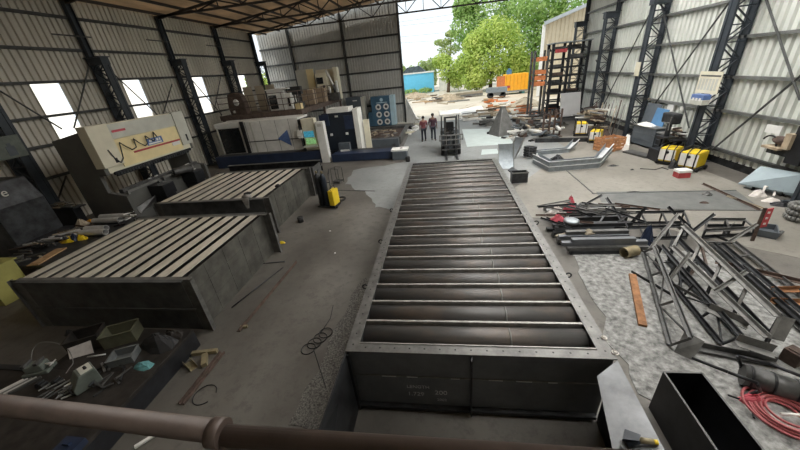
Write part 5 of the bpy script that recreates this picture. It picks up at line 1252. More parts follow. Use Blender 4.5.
# pipe, roll cage frame, hose
a, c = G(742, 374, .16), G(815, 397, .16); t = thing('large_pipe', 'large dark pipe with a strapped joint at the right edge', 'pipe', (a.x, a.y, 0))
b = MB(); b.tube(a, c, .15, 22); b.build('barrel', 'steel_mid', t)
d = (c-a).normalized()
for s in (.1, .42, .75):
    b = MB(); b.tube(a.lerp(c, s)-d*.014, a.lerp(c, s)+d*.014, .158, 22); b.build('strap', 'steel_black', t)
t = thing('bent_tube_guard', 'bent black tube frame lying between the black box and the large pipe', 'tube frame', G(720, 375))
b = MB(); b.path([G(692, 358, .4), G(728, 372, .48), G(757, 383, .48), G(760, 391, .2), G(745, 396, .02)], .022, 10); b.build('front_tube', 'steel_black', t)
b = MB(); b.path([G(738, 356, .4), G(770, 364, .42), G(806, 378, .42)], .022, 10); b.path([G(738, 356, .4), G(741, 366, .2), G(742, 372, .03)], .022, 10); b.build('rear_tube', 'steel_black', t)
b = MB(); b.path([G(728, 395, .02), G(752, 403, .02), G(754, 418, .02)], .014, 6); tag(b.build('black_cable', 'black'), 'black cable on the floor beside the black open box', 'cable')
t = thing('hose_coil', 'coiled red hose on the floor at the right edge', 'hose', G(783, 415)); q = G(783, 416)
rr = random.Random(4)
for k in range(11):
    b = MB(); r_ = .20+.028*(k % 7)+rr.uniform(-.01, .01); b.torus(q+V((rr.uniform(-.03, .03), rr.uniform(-.02, .02), .025+.022*(k//3))), r_, .016, (rr.uniform(-.06, .06), rr.uniform(-.06, .06), 1), 30, 6); b.build('loop', 'hose', t)
b = MB(); b.heap(G(752, 402, .0), (.3, .22, .14), 4); tag(b.build('red_cloth', 'cloth_red'), 'dark red cloth between the black box and the red hose coil', 'cloth')
b = MB(); b.tube(G(781, 414, .12), G(803, 415, .12), .018, 10); tag(b.build('white_tube', 'white'), 'short white tube resting on the red hose coil', 'tube')
b = MB(); q = G(790, 362); b.box(q+V((0, 0, .12)), (.2, .2, .24), .4); b.box(q+V((0, 0, .25)), (.14, .14, .02), .4); tag(b.build('steel_block', 'rust_dk', bevel=.01), 'brown square steel block on the ash at the right', 'block')
# angle grinder on the sloped plate
t = thing('angle_grinder', 'dark blue and orange angle grinder lying on the sloped trough plate', 'angle grinder', G(636, 441, 1.18))
pa, pb, pc = G(622, 446, 1.13), G(638, 440, 1.18), G(654, 442, 1.2)
b = MB(); b.tube(pb, pc, .028, 14, .024); b.build('orange_body', 'brass', t)
b = MB(); b.tube(pa.lerp(pb, .3), pb, .03, 14, .034); b.build('gear_case', 'navy_dk', t)
b = MB(); b.tube(pc, pc+(pc-pb)*.25, .022, 12); b.build('tail', 'yellow', t)
b = MB(); b.lathe(pa.lerp(pb, .3)+V((0, 0, -.025)), [(.055, 0), (.055, .006)], 18); b.build('disc', 'steel_mid', t)
b = MB(); b.prism([G(624, 431, 1.16), G(640, 437, 1.2), G(638, 443, 1.2), G(622, 441, 1.16)], (0, 0, .035)); b.build('guard', 'navy_dk', t)
for k, (px, py, s) in enumerate(((604, 338, .030), (615, 353, .034))):
    b = MB(); b.torus(G(px, py, FH)+V((0, 0, .008)), s, .008, (0, 0, 1), 14, 5); b.blob(G(px, py, FH)+V((0, 0, .012)), (.04, .03, .02), 3, .2); tag(b.build('chalk_blob', 'cloth_white'), ['white sealant ring on the right flange, farther of two', 'white sealant ring on the near right corner of the flange'][k], 'mark')

# ------------------------------------------------------------------ along the right wall
def bin_(label, px0, px1, w, d, h, rz, m):
    p = G(*px0); t = thing('metal_bin', label, 'metal bin', p, rz, None)
    b = MB(); b.bx(0, w, 0, .02, .1, h); b.bx(0, .02, .02, d, .1, h); b.bx(w-.02, w, .02, d, .1, h); b.bx(.02, w-.02, d-.02, d, .1, h); b.bx(.02, w-.02, .02, d-.02, .1, .12); b.build('shell', m, t, world=False)
    for z in (.35, .65): b = MB(); b.bx(-.01, w+.01, -.012, 0, h*z, h*z+.03); b.build('rib', 'cab_grey', t, world=False)
    b = MB(); b.bx(-.04, w+.04, -.04, d+.04, h, h+.05); b.build('lid', 'steel_grey', t, world=False)
    for x in (.06, w-.06):
        for y in (.06, d-.06): b = MB(); b.bx(x-.05, x+.05, y-.05, y+.05, 0, .1); b.build('foot', 'steel_dark', t, world=False)
    b = MB(); b.bx(w-.01+.01, w+.012, d*.2, d*.4, h*.65, h*.8); b.build('sticker', 'white', t, world=False)
    return t
u0 = G(630, 143); 
def bin2(label, pa, pb, dep, h, m, top):
    a, c = G(*pa), G(*pb); d = (c-a); w = d.length; rz = math.atan2(d.y, d.x)
    t = bin_(label, pa, pb, w, dep, h, rz, m)
    return t
t1 = bin2('dark blue-grey metal bin with cluttered lid beside the second right column', (630, 143.5), (651, 150), .75, .95, 'cab_grey', 1)
t2 = bin2('black metal bin beside the blue leaning sheets, nearer the yellow welders', (653, 150.5), (662, 154), .7, .82, 'steel_black', 1)
b = MB(); b.heap(V((9.95, 17.3, 1.0)), (.6, 1.2, .13), 6); tag(b.build('plastic_sheeting', 'offwhite'), 'crumpled pale plastic on top of the dark blue-grey bin', 'sheeting')
t = thing('clutter_bench', 'low bench of brown clutter between the black bin and the near column', 'bench', (10.2, 15.4, 0))
b = MB(); b.bx(9.75, 10.6, 14.75, 15.85, .7, .76); b.build('top', 'steel_dark', t)
for x in (9.82, 10.5):
    for y in (14.85, 15.75): b = MB(); b.bx(x-.04, x+.04, y-.04, y+.04, 0, .7); b.build('leg', 'steel_dark', t)
rr = random.Random(19); PK = Pile(.76, .5)
for k in range(18):
    r_ = PK.put(rr.uniform(9.9, 10.4), rr.uniform(14.95, 15.65), rr.uniform(0, 3.1), rr.uniform(.1, .25), .08, .06)
    if not r_: continue
    b = MB(); b.bar(r_[0]-r_[1], r_[0]+r_[1], .08, .06); tag(b.build('clutter_piece', rr.choice(['rust_dk', 'steel_grey', 'plank', 'offwhite', 'steel_dark'])), 'small piece in the brown clutter on the bench by the right wall', 'scrap', 'clutter on the wall bench')
# leaning sheets between bins and wall
for k, (pa, pb, h, m, lb) in enumerate((((640, 128), (654, 130), 1.9, 'cab_grey', 'dark sheet leaning on the right wall behind the blue sheet'), ((652, 130), (660, 131), 1.75, 'blue_panel', 'bright blue sheet leaning on the right wall'))):
    y0_, y1_ = (18.4, 17.3) if k == 0 else (17.5, 16.6)
    b = MB(); xx = 10.12-.06*k; b.hexa([V((xx, y0_, 0)), V((xx, y1_, 0)), V((xx+.03, y1_, 0)), V((xx+.03, y0_, 0)), V((xx+.3, y0_, h)), V((xx+.3, y1_, h)), V((xx+.33, y1_, h)), V((xx+.33, y0_, h))]); tag(b.build('leaning_sheet', m), lb, 'sheet')
q = WX(671, 108, 10.70); b = MB(); b.bx(10.66, 10.70, q.y-.22, q.y+.22, q.z-.18, q.z+.22); tag(b.build('wall_notice', 'white'), 'small white notice on the right wall above the black bin', 'notice')
b = MB(); q = WX(683, 108, 10.70); b.bx(10.66, 10.70, q.y-.1, q.y+.12, q.z-.1, q.z+.15); tag(b.build('switch_box', 'offwhite'), 'small pale switch box on the right wall beside the white notice', 'switch box')
# yellow welding machines
def welder(label, px, py, rz, s=1.0):
    p = G(px, py); t = thing('welding_machine', label, 'welding machine', p, rz)
    b = MB(); b.bx(-.28*s, .28*s, -.36*s, .36*s, .14, .72*s); b.build('case', 'yellow', t, world=False, bevel=.03)
    b = MB(); b.bx(-.29*s, .29*s, -.375*s, -.36*s, .2, .66*s); b.build('front_panel', 'offwhite', t, world=False)
    for x in (-.3, -.05, .22):
        b = MB(); b.path([(x*s, -.40*s, .1), (x*s, -.40*s, .68*s), (x*s, -.2*s, .82*s), (x*s, .38*s, .82*s), (x*s, .40*s, .1)], .022, 6); b.build('guard_tube', 'steel_black', t, world=False)
    b = MB(); b.bx(-.34*s, .34*s, -.42*s, .42*s, .08, .14); b.build('base', 'steel_black', t, world=False)
    for x in (-.33, .33):
        for y in (-.3, .3): b = MB(); b.lathe((x*s, y*s, .09), [(.03, -.03), (.09, -.03), (.09, .03), (.03, .03)], 12, (1, 0, 0)); b.build('wheel', 'black', t, world=False)
    b = MB(); b.lathe((0, -.375*s, .55*s), [(.06, 0), (.05, .03)], 10, (0, -1, 0)); b.build('dial', 'black', t, world=False)
    return t
welder('yellow caged welding machine left of its twin, by the black bin', 668, 163, -.9, .95)
welder('yellow caged welding machine behind the red and white box', 690, 169, -1.0, 1.0)
welder('small yellow and white welding cart in front of the far scrap heap', 580, 135, -.3, 1.05)
welder('small yellow welding cart left of the orange wood crate', 595, 142, -.6, .9)
p = G(681, 177); t = thing('red_box', 'red and white box on the floor before the yellow welding machines', 'box', p, .05)
b = MB(); b.bx(-.21, .21, -.15, .15, 0, .2); b.build('body', 'red', t, world=False, bevel=.01)
b = MB(); b.bx(-.22, .22, -.16, .16, .2, .3); b.build('white_top', 'white', t, world=False, bevel=.01)
b = MB(); q = G(672, 168); b.heap(q, (.3, .35, .35), 9); tag(b.build('torch_bundle', 'steel_dark'), 'dark torch and cable bundle between the two yellow welding machines', 'cable')
b = MB(); q = G(660, 168); b.path([G(640, 169)+V((0, 0, .015)), G(655, 170)+V((0, 0, .015)), G(662, 168)+V((0, 0, .02)), G(668, 170)+V((0, 0, .02))], .018, 6); tag(b.build('welding_cable', 'black'), 'black cable on the floor left of the yellow welding machines', 'cable')
# machines by the near column
t = thing('bench_press', 'dark upright machine with arms standing against the near right column', 'machine', (9.3, 14.0, 0))
b = MB(); b.bx(8.95, 9.6, 14.3, 15.0, 0, .5); b.build('base', 'steel_black', t, bevel=.02)
b = MB(); b.tube((9.3, 14.65, .5), (9.3, 14.65, 1.9), .09, 12); b.build('column', 'steel_dark', t)
b = MB(); b.bx(9.05, 9.55, 14.35, 14.95, .95, 1.02); b.build('table', 'steel_dark', t)
b = MB(); b.bx(9.13, 9.47, 14.25, 15.0, 1.55, 1.95); b.build('head', 'steel_dark', t, bevel=.05)
for k in range(3):
    a = k*2.1; b = MB(); b.tube((9.13, 14.4, 1.6), (9.05, 14.4+.3*math.cos(a), 1.6+.3*math.sin(a)), .015, 6); b.build('feed_handle', 'steel_grey', t)
# column signs
q = WX(709, 80, 9.93); t = thing('paper_notice', 'large cream paper notice on the near right column', 'notice', q)
y0_, y1_ = WX(718, 80, 9.93).y, WX(699, 80, 9.93).y; z0_, z1_ = WX(707, 84.5, 9.93).z, WX(720, 65.5, 9.93).z
y0_, y1_ = 13.62, 14.72; z0_, z1_ = 2.66, 3.42
b = MB(); b.bx(9.93, 9.95, y0_, y1_, z0_, z1_); b.build('sheet', 'cream', t)
b = MB(); b.bx(9.922, 9.93, y0_+.05, y1_-.08, z1_-.17, z1_-.12); b.build('heading_line', 'steel_mid', t)
for k in range(6):
    b = MB(); yy = y0_+.12+k*.16; b.bx(9.925, 9.93, yy, yy+.10, z0_+.12, z1_-.24); b.build('table_column', 'press_grey', t)
t = thing('blue_box', 'blue and grey electrical box below the paper notice on the column', 'electrical box', (9.8, 14.2, 2.3))
b = MB(); b.bx(9.70, 9.96, 13.85, 14.5, 2.28, 2.46); b.build('lower_case', 'press_grey', t, bevel=.015)
b = MB(); b.bx(9.70, 9.96, 13.85, 14.5, 2.46, 2.64); b.build('upper_case', 'blue_sign', t, bevel=.015)
for k in range(3):
    b = MB(); b.bx(9.685, 9.70, 13.95+k*.17, 14.05+k*.17, 2.42, 2.52); b.build('switch', 'white', t)
q = WX(640, 70, 9.94); b = MB(); b.bx(9.91, 9.94, 18.95, 19.35, q.z-.28, q.z+.36); tag(b.build('column_notice', 'cream'), 'small cream notice on the second right column', 'notice')
q = WX(600, 60, 9.94)
# machine on the right wall at the edge
t = thing('wall_machine', 'rusty machine with a white plate mounted on the right wall at the edge', 'machine', (10.4, 11.2, .8))
b = MB(); b.bx(10.35, 10.75, 10.55, 11.45, 1.05, 1.25); b.build('bracket', 'steel_dark', t)
b = MB(); b.blob((10.35, 11.05, 1.5), (.36, .6, .26), 3, .12); b.build('motor', 'rust_dk', t)
b = MB(); b.bx(10.1, 10.6, 10.85, 11.4, 1.25, 1.32); b.bx(10.2, 10.6, 10.7, 10.9, 1.3, 1.75); b.build('casting', 'plank', t)
b = MB(); b.bx(10.25, 10.3, 11.15, 11.65, 1.66, 1.9); b.build('white_plate', 'white', t)
b = MB(); b.bx(10.3, 10.75, 10.3, 10.75, .9, 2.0); b.build('dark_case', 'steel_black', t)
b = MB(); b.torus((10.25, 11.35, 1.35), .25, .025, (1, 0, 0), 16, 6, 2, 5.5); b.build('belt', 'black', t)
# pale sheets by the right wall
a = [G(738, 184, .15), G(801, 196, .12), G(806, 175, .68), G(760, 167, .62)]
for q_ in a: q_.x = min(q_.x, 10.6)
t = thing('sheet_stack', 'stack of pale blue metal sheets lying by the right wall', 'sheet stack', (10.2, 11, 0))
b = MB(); b.prism(a, (0, 0, .03)); b.build('top_sheet', 'sheet_blue', t)
b = MB(); b.prism([p+V((.10, -.2, -.06)) for p in (a[0]+V((.2, 0, 0)), a[1], a[2], a[3])], (0, 0, .03)); b.build('lower_sheet', 'sheet_blue', t)
b = MB(); b.prism([V((min(q.x+.2, 10.5), q.y-.0, 0)) for q in a], (0, 0, .05)); b.build('base_sheet', 'galv', t)
for k, s in enumerate((.25, .75)):
    p0, p1 = a[0].lerp(a[1], s), a[3].lerp(a[2], s); p0 = p0.lerp(p1, .15); p1 = p0.lerp(p1, .8)
    b = MB(); b.hexa([V((p0.x-.05, p0.y, 0)), V((p1.x-.05, p1.y, 0)), V((p1.x+.05, p1.y, 0)), V((p0.x+.05, p0.y, 0)), p0+V((-.05, 0, -.01)), p1+V((-.05, 0, -.01)), p1+V((.05, 0, -.01)), p0+V((.05, 0, -.01))]); b.build('wedge', 'steel_dark', t)
# under/after sheets
b = MB(); b.heap(G(757, 196), (.45, .3, .2), 5); tag(b.build('rag', 'cloth_white'), 'white cloth on the floor in front of the pale sheets', 'cloth')
b = MB(); b.heap(G(771, 201), (.5, .25, .1), 6); tag(b.build('crumpled_paper', 'cloth_white'), 'crumpled white paper on the floor right of the white cloth', 'paper')
b = MB(); b.heap(G(763, 188.5), (.6, .3, .06), 7); tag(b.build('rust_pile', 'rust_dk'), 'dark reddish heap at the near edge of the pale sheets', 'heap')
b = MB(); b.bar(G(762, 193)+V((0, 0, .22)), G(774, 193)+V((0, 0, .2)), .06, .04); b.bar(G(762, 195)+V((0, 0, .0)), G(762, 193)+V((0, 0, .22)), .05, .05); b.bar(G(773.5, 196), G(774, 193)+V((0, 0, .2)), .05, .05); tag(b.build('trestle', 'cloth_white'), 'small white trestle above the white cloth', 'trestle')
b = MB(); b.heap(G(783, 205), (.7, .4, .12), 8); tag(b.build('dark_heap', 'steel_black'), 'low black heap on the floor at the right edge behind the tyres', 'heap')
for k in range(3):
    q = V((9.25, 8.62, .085+k*.15)); b = MB(); b.torus(q, .24, .075, (0, 0, 1), 22, 8); tag(b.build('rope_coil', 'steel_grey'), ['lowest', 'middle', 'top'][k]+' grey ring of the stack at the right edge', 'ring', 'stacked grey rings')
stick((703, 184), .02, (760, 210), .02, 'long thin rusty bar lying across the dark floor slab', .05, 'rust_dk')
stick((727, 196), .02, (770, 211), .02, 'thin pale bar beside the long rusty bar on the slab', .04, 'tan')
for k, (px, py, d, m, lb) in enumerate(((707, 195, (.3, .25, .12), 'steel_mid', 'small dark machine part on the floor slab'), (704, 203, (.3, .18, .05), 'rust_dk', 'small reddish patch of rust scraps on the floor slab'), (613, 166, (.45, .22, .06), 'steel_dark', 'dark scrap on the floor right of the bent channel frames'), (632, 170, (.16, .12, .05), 'steel_dark', 'small dark scrap on the pale floor by the cable'), (633, 192, (.5, .1, .03), 'steel_dark', 'dark strip of scrap on the edge of the floor slab'))):
    b = MB(); b.heap(G(px, py), d, k+20); tag(b.build('floor_scrap', m), lb, 'scrap')
# orange wood crate
p = G(608, 150); t = thing('wooden_crate', 'orange wooden slatted crate by the second right column', 'crate', p, .3)
for s in (-1, 1):
    for k in range(4):
        b = MB(); b.bx(-.55, .55, s*.35-.012, s*.35+.012, .04+k*.16, .15+k*.16); b.build('slat', 'wood_or', t, world=False)
        b = MB(); b.bx(s*.55-.012, s*.55+.012, -.33, .33, .04+k*.16, .15+k*.16); b.build('slat', 'wood_or', t, world=False)
    for x in (-.5, 0, .5): b = MB(); b.bx(x-.04, x+.04, s*.38-.015, s*.38+.015, 0, .66); b.build('post', 'wood_or', t, world=False)
b = MB(); b.bx(-.53, .53, -.33, .33, .02, .05); b.build('bottom', 'wood_or', t, world=False)
b = MB(); b.prism([G(620, 150), G(628, 152), G(629, 141), G(626, 140)], (.05, .1, .3)); tag(b.build('plastic_sack', 'offwhite'), 'white sack leaning between the orange crate and the dark bin', 'sack')
b = MB(); b.bar(G(627, 152)+V((0, 0, .05)), G(650, 158)+V((0, 0, .05)), .5, .08); tag(b.build('pallet_board', 'steel_mid'), 'dark boards on the floor in front of the dark blue-grey bin', 'board')

# ------------------------------------------------------------------ scrap heap at the rear right
rr = random.Random(91)
PQ = Pile(0, .9)
def piece(px, py, zmax, mats, label, grp, lmin=.2, lmax=.7, tilt=.25, name='scrap_piece', pile=PQ):
    q = G(px, py); a = rr.uniform(0, 3.1); l = rr.uniform(lmin, lmax); k = rr.random()
    w, h = (rr.uniform(.08, .16), rr.uniform(.06, .12)) if k < .45 else (.14, .14) if k < .7 else (.14, .09) if k < .85 else (l*.8, rr.uniform(.15, .3))
    if k >= .85: l *= .5
    r_ = pile.put(q.x, q.y, a, l, w, h)
    if not r_: return
    q, d = r_; b = MB()
    if k < .45: b.bar(q-d, q+d, w, h)
    elif k < .7: b.tube(q-d, q+d, .07, 8)
    elif k < .85: q.z -= .04; b.channel(q-d, q+d, .14, .08, .012)
    else: b.bar(q-d, q+d, w, h)
    tag(b.build(name, rr.choice(mats)), label, 'scrap', grp)
for k in range(120): piece(rr.uniform(510, 562), rr.uniform(114, 141), .55, ['steel_dark', 'steel_grey', 'steel_mid', 'offwhite', 'cab_grey', 'tan', 'rust_dk'], 'grey scrap piece in the heap between pyramid hopper and yellow cart', 'grey scrap heap right of the pyramid')
b = MB(); b.heap(V((9.3, 21.2, 0)), (1.3, 3.2, .45), 4, 18, .25); tag(b.build('scrap_mound', 'rust_dk'), 'brown mound of fine scrap under the far lattice columns on the right', 'scrap mound', None, 'stuff')
PH = Pile(0, 1.4)
for k in range(110):
    r_ = PH.put(rr.uniform(8.8, 9.7), rr.uniform(20.2, 22.6), rr.gauss(1.57, .8), rr.uniform(.2, .6), .1, .1)
    if not r_: continue
    b = MB(); (b.bar if k % 3 else b.tube)(r_[0]-r_[1], r_[0]+r_[1], *((.09, .1) if k % 3 else (.05, 8))); tag(b.build('scrap_piece', rr.choice(['plank', 'tan', 'rust_dk', 'steel_grey', 'steel_dark', 'offwhite'])), 'scrap piece in the tall brown heap by the right wall columns', 'scrap', 'brown scrap heap by the right wall')
for k in range(9):
    y = 19.6+k*.42; b = MB(); b.tube((9.75, y, 0), (9.95, y+.1, 1.7+rr.uniform(-.2, .3)), .03, 8); tag(b.build('upright_bar', rr.choice(['tan', 'steel_grey', 'rust_dk'])), 'upright bar leaning in the brown heap by the right wall columns', 'bar', 'upright bars by the right wall')
# rust brown stands in the scrap
for k, (px, py, h) in enumerate(((545, 137, 1.5), (556, 136, 1.6))):
    p = G(px, py); t = thing('rusty_stand', ['rusty ladder-like stand in the scrap, left one', 'rusty ladder-like stand in the scrap, right one'][k], 'stand', p, .1)
    for x in (-.18, .18): b = MB(); b.bx(x-.045, x+.045, -.045, .045, 0, h); b.build('post', 'rust_dk', t, world=False)
    for z in (.4, .8, 1.3): b = MB(); b.bx(-.14, .14, -.035, .035, z, z+.07); b.build('rung', 'rust_dk', t, world=False)
    b = MB(); b.bx(-.25, .25, -.3, .3, 0, .04); b.build('foot', 'rust_dk', t, world=False)
a, c = G(535, 142.5), G(588, 141.5); b = MB(); b.bar(a+V((0, 0, .12)), c+V((0, 0, .12)), .16, .22); tag(b.build('long_bar', 'steel_dark'), 'long dark bar on the floor in front of the scrap heap', 'beam')
# pallet rack at the end of the right wall
RY, RX0, RX1 = 26.3, 7.85, 10.35
t = thing('pallet_rack', 'tall black and orange storage rack near the far end of the right wall', 'rack', (9.1, RY+.5, 0))
RXM = 8.95
xs_ = [RX0, RXM, 10.2]
for x in xs_:
    for y in (RY, RY+1.1):
        b = MB(); b.bx(x-.09, x+.09, y-.07, y+.07, 0, 5.2); b.build('upright', 'steel_black', t)
    b = MB()
    for k in range(7): b.bar((x, RY, .3+k*.72), (x, RY+1.1, .75+k*.72), .05, .05)
    b.build('side_lacing', 'steel_black', t)
for z in (.8, 1.35, 1.9, 2.5, 3.05, 3.6, 4.15, 4.75):
    for xa, xb in ((RX0, RXM), (RXM, 10.2)):
        for yy in (RY-.06, RY+1.08): b = MB(); b.bx(xa+.09, xb-.09, yy, yy+.08, z, z+.10); b.build('shelf_beam', 'steel_dark', t)
for x0, x1 in ((RX0-.1, RXM), (RXM+.02, 10.3)):
    b = MB(); b.bx(x0, x1, RY-.3, RY+1.4, 5.2, 5.27); b.build('top_sheet', 'galv', t)
rr = random.Random(14)
for z in (.9, 1.45, 2.0, 2.6, 3.15, 3.7, 4.25, 4.85):
    for xa, xb in ((RX0+.12, RXM-.12), (RXM+.12, 10.05)):
        for k in range(2):
            if rr.random() < .6: continue
            h = rr.uniform(.12, .28); y = RY+.15+k*.5
            b = MB(); b.bx(xa+rr.uniform(0, .15), xb-rr.uniform(0, .2), y, y+.35, z, z+h); tag(b.build('stored_bar', rr.choice(['steel_dark', 'rust_dk', 'steel_black', 'steel_mid'])), 'dark bar bundle lying on a shelf of the tall storage rack', 'bar bundle', 'bar bundles on the rack')
t = thing('orange_rack', 'orange beam rack standing left of the black storage rack', 'rack', (7.2, 27.4, 0))
for x in (6.72, 7.62):
    b = MB(); b.bx(x-.07, x+.07, 26.5, 26.64, 0, 4.9); b.build('upright', 'steel_mid', t)
    b = MB(); b.bx(x-.07, x+.07, 27.4, 27.54, 0, 4.9); b.build('upright', 'steel_mid', t)
for z in (2.55, 2.95, 3.35, 4.2):
    for yy in (26.42, 27.52): b = MB(); b.bx(6.79, 7.55, yy, yy+.1, z, z+.28); b.build('orange_beam', 'orange_beam', t)
b = MB(); b.bx(7.95, 8.75, 26.15, 26.23, 4.62, 4.85); tag(b.build('red_beam', 'red', bevel=.01), 'red beam across the upper left bay of the storage rack', 'beam')
t = thing('grey_board', 'large pale grey board leaning on the front of the storage rack', 'board', (9.3, 25.8, 0))
b = MB(); b.hexa([V((8.62, 25.6, .35)), V((10.0, 25.6, .35)), V((10.0, 25.64, .35)), V((8.62, 25.64, .35)), V((8.62, 25.95, 1.95)), V((10.0, 25.95, 1.95)), V((10.0, 25.99, 1.95)), V((8.62, 25.99, 1.95))]); b.build('panel', 'board', t)
b = MB(); b.bx(8.6, 10.02, 25.5, 25.8, .25, .35); b.build('ledge', 'steel_dark', t)
for x in (8.7, 9.85): b = MB(); b.bx(x-.06, x+.06, 25.55, 25.75, 0, .25); b.build('leg', 'steel_dark', t)
# ------------------------------------------------------------------ yard beyond the gate
def GY(px, Y): return WY(px, 100, Y).x
t = thing('blue_shed', 'bright blue shed with dark roof beyond the yard', 'shed', (-5.4, 74, 0))
b = MB(); b.bx(-9.5, -1.65, 71, 76, 0, 3.7); b.build('wall', 'shedblue', t)
b = MB(); b.bx(-9.6, -1.5, 70.9, 76.1, 3.7, 3.95); b.build('eave', 'offwhite', t)
b = MB(); b.prism([(-8.2, 71.5, 3.95), (-6.9, 71.5, 5.0), (-4.6, 71.5, 5.1), (-3.2, 71.5, 3.95)], (0, 4, 0)); b.build('roof_tarp', 'tarp', t)
t = thing('orange_container', 'orange skip container standing in the yard', 'container', (10, 51.5, 0))
b = MB(); b.bx(9.0, 12.1, 50.6, 52.6, .5, 2.65); b.build('body', 'orange', t)
for k in range(7): b = MB(); b.bx(9.05+k*.5, 9.13+k*.5, 50.52, 50.6, .5, 2.65); b.build('rib', 'orange', t)
b = MB(); b.bx(7.85, 9.0, 50.75, 50.85, .6, 2.5); b.build('open_door', 'orange_beam', t)
b = MB(); b.bx(9.3, 9.7, 50.5, 50.52, .9, 1.2); b.build('red_badge', 'red', t)
b = MB(); b.bx(7.85, 12.1, 50.5, 52.7, .3, .5); b.build('base_frame', 'galv', t)
for x in (8.2, 11.6): b = MB(); b.bx(x-.2, x+.2, 50.6, 52.5, 0, .3); b.build('skid', 'turq', t)
b = MB(); b.bx(9.3, 9.9, 51, 51.6, 2.65, 3.2); b.bx(9.45, 9.75, 51.1, 51.5, 3.2, 3.4); tag(b.build('blue_drum', 'blue_panel'), 'small blue object on top of the orange container', 'drum')
t = thing('yard_cart', 'grey trailer cart in front of the orange container', 'cart', (6.8, 47, 0))
b = MB(); b.bx(6.0, 8.6, 46.5, 47.8, .75, 1.35); b.build('bed', 'galv', t)
for x in (6.5, 8.1):
    for y in (46.7, 47.6): b = MB(); b.lathe((x, y, .38), [(.1, -.1), (.38, -.1), (.38, .1), (.1, .1)], 14, (0, 1, 0)); b.build('wheel', 'steel_dark', t)
b = MB(); b.bx(6.3, 8.3, 46.6, 47.7, .38, .75); b.build('chassis', 'steel_grey', t)
# trees
def tree(name, label, x, y, th, crowns, leaf, m, n, seed, trunk=True, grp='trees beyond the yard'):
    rr = random.Random(seed); t = thing(name, label, 'tree', (x, y, 0), 0, grp)
    b = MB(); 
    per = n//len(crowns)
    for cx, cy, cz, rx, ry, rz in crowns:
        for k in range(per):
            while True:
                u = V((rr.uniform(-1, 1), rr.uniform(-1, 1), rr.uniform(-1, 1)))
                if .45 < u.length < 1: break
            q = V((cx+u.x*rx, cy+u.y*ry, cz+u.z*rz))
            if q.z < .15: continue
            nv = (u.normalized()+V((rr.uniform(-.8, .8), rr.uniform(-.8, .8), rr.uniform(-.4, 1.0)))).normalized()
            a = nv.orthogonal().normalized(); a.rotate(Matrix.Rotation(rr.uniform(0, 6.28), 3, nv)); c = nv.cross(a); s = leaf*rr.uniform(.6, 1.3)
            b.face([q-a*s, q-c*s*.45, q+a*s, q+c*s*.45])
    b.build('foliage', m, t)
    if trunk:
        b = MB(); b.tube((x, y, 0), (x+.2, y, th), .35, 10, .22)
        for cx, cy, cz, rx, ry, rz in crowns: b.tube((x+.2, y, th*.9), (cx, cy, cz), .18, 8, .06)
        b.build('trunk', 'bark', t)
    return t
tree('broad_tree', 'large bright yellow-green tree in the middle of the gate view', 8.5, 62, 4, [(7.0, 61, 4.2, 3.6, 3, 3.4), (10.5, 61, 5.0, 3.8, 3, 4.0), (9.2, 62, 8.6, 3.8, 3, 2.6), (6.2, 62, 7.4, 2.6, 2.4, 2.2), (5.6, 60, 2.3, 2.4, 2.2, 2.0), (12.8, 61, 3.2, 2.8, 2.4, 2.8), (4.3, 60.5, 4.6, 2.0, 1.8, 2.0)], .28, 'foliage_a', 13000, 1)
tree('broad_tree', 'tall green tree rising above the bright one, top beyond the truss', 8, 74, 6, [(5.6, 74, 10.5, 3.8, 3.5, 4.0), (10, 74, 12.5, 5, 3.5, 4.5), (15.5, 74, 12.5, 5, 3.5, 5), (5.0, 74, 14.5, 2.6, 3, 2.4)], .34, 'foliage_b', 8000, 2)
tree('broad_tree', 'green tree behind the orange container and neighbouring building', 17, 68, 5, [(14.8, 67, 6.2, 3.8, 3, 4.2), (19.5, 67, 8.4, 4.4, 3, 4.6), (17, 67, 12.5, 5, 3, 3.4), (23, 67, 12, 4.5, 3, 4.5), (15.5, 66, 2.6, 3.2, 2.6, 2.6)], .32, 'foliage_b', 10000, 3)
tree('small_tree', 'small yellow-green tree right of the blue shed', 1.2, 66, 3, [(1.4, 66, 3.8, 2.2, 2, 2.2), (.2, 67, 5.4, 1.9, 1.8, 1.4), (3.0, 66, 2.6, 1.8, 1.8, 2.2)], .26, 'foliage_a', 3400, 4)
tree('feathery_tree', 'feathery pale tree with spreading twigs behind the blue shed', 1.6, 78, 6, [(1.6, 78, 7.5, 2.6, 2, 1.1), (.6, 78, 9.2, 2.2, 1.6, .8), (2.4, 78, 10.6, 1.4, 1.4, .7)], .36, 'foliage_c', 700, 5)
for k, (px, Y, h, w_) in enumerate(((404, 82, 6.0, 1.35), (414, 84, 5.6, 1.3), (424, 84, 6.4, 1.35), (433, 84, 6.8, 1.35))):
    x = GY(px, Y); tree('bush', ['leafy bush behind the left end of the blue shed', 'leafy bush above the roof of the blue shed', 'leafy bush behind the right half of the blue shed', 'taller bush behind the right end of the blue shed'][k], x, Y, 2, [(x, Y, h-2.0, w_, 2, 2.0), (x, Y, 2.6, w_, 2, 2.4)], .4, 'foliage_c', 800, 20+k, False, 'bushes behind the shed')
for k, (x, w_) in enumerate(((-6.5, 1.8), (-3.5, 1.6))):
    tree('shrub', ['low green shrub before the left part of the blue shed', 'low green shrub before the right part of the blue shed'][k], x, 69.5, 1, [(x, 69.5, .5, w_, .8, .55)], .25, 'foliage_b', 300, 40+k, False, 'shrubs before the shed')
for k, (px, py, w_) in enumerate(((262, 72, 1.5), (268, 84, 1.6), (256, 62, 1.2))):
    pass
tree('roadside_tree', 'bright green tree seen through the gap left of the back wall', -25, 46, 3, [(-25.5, 46, 3.6, 2.6, 2, 3.2), (-24, 46, 2.6, 2, 2, 2.2)], .36, 'foliage_a', 1300, 9)
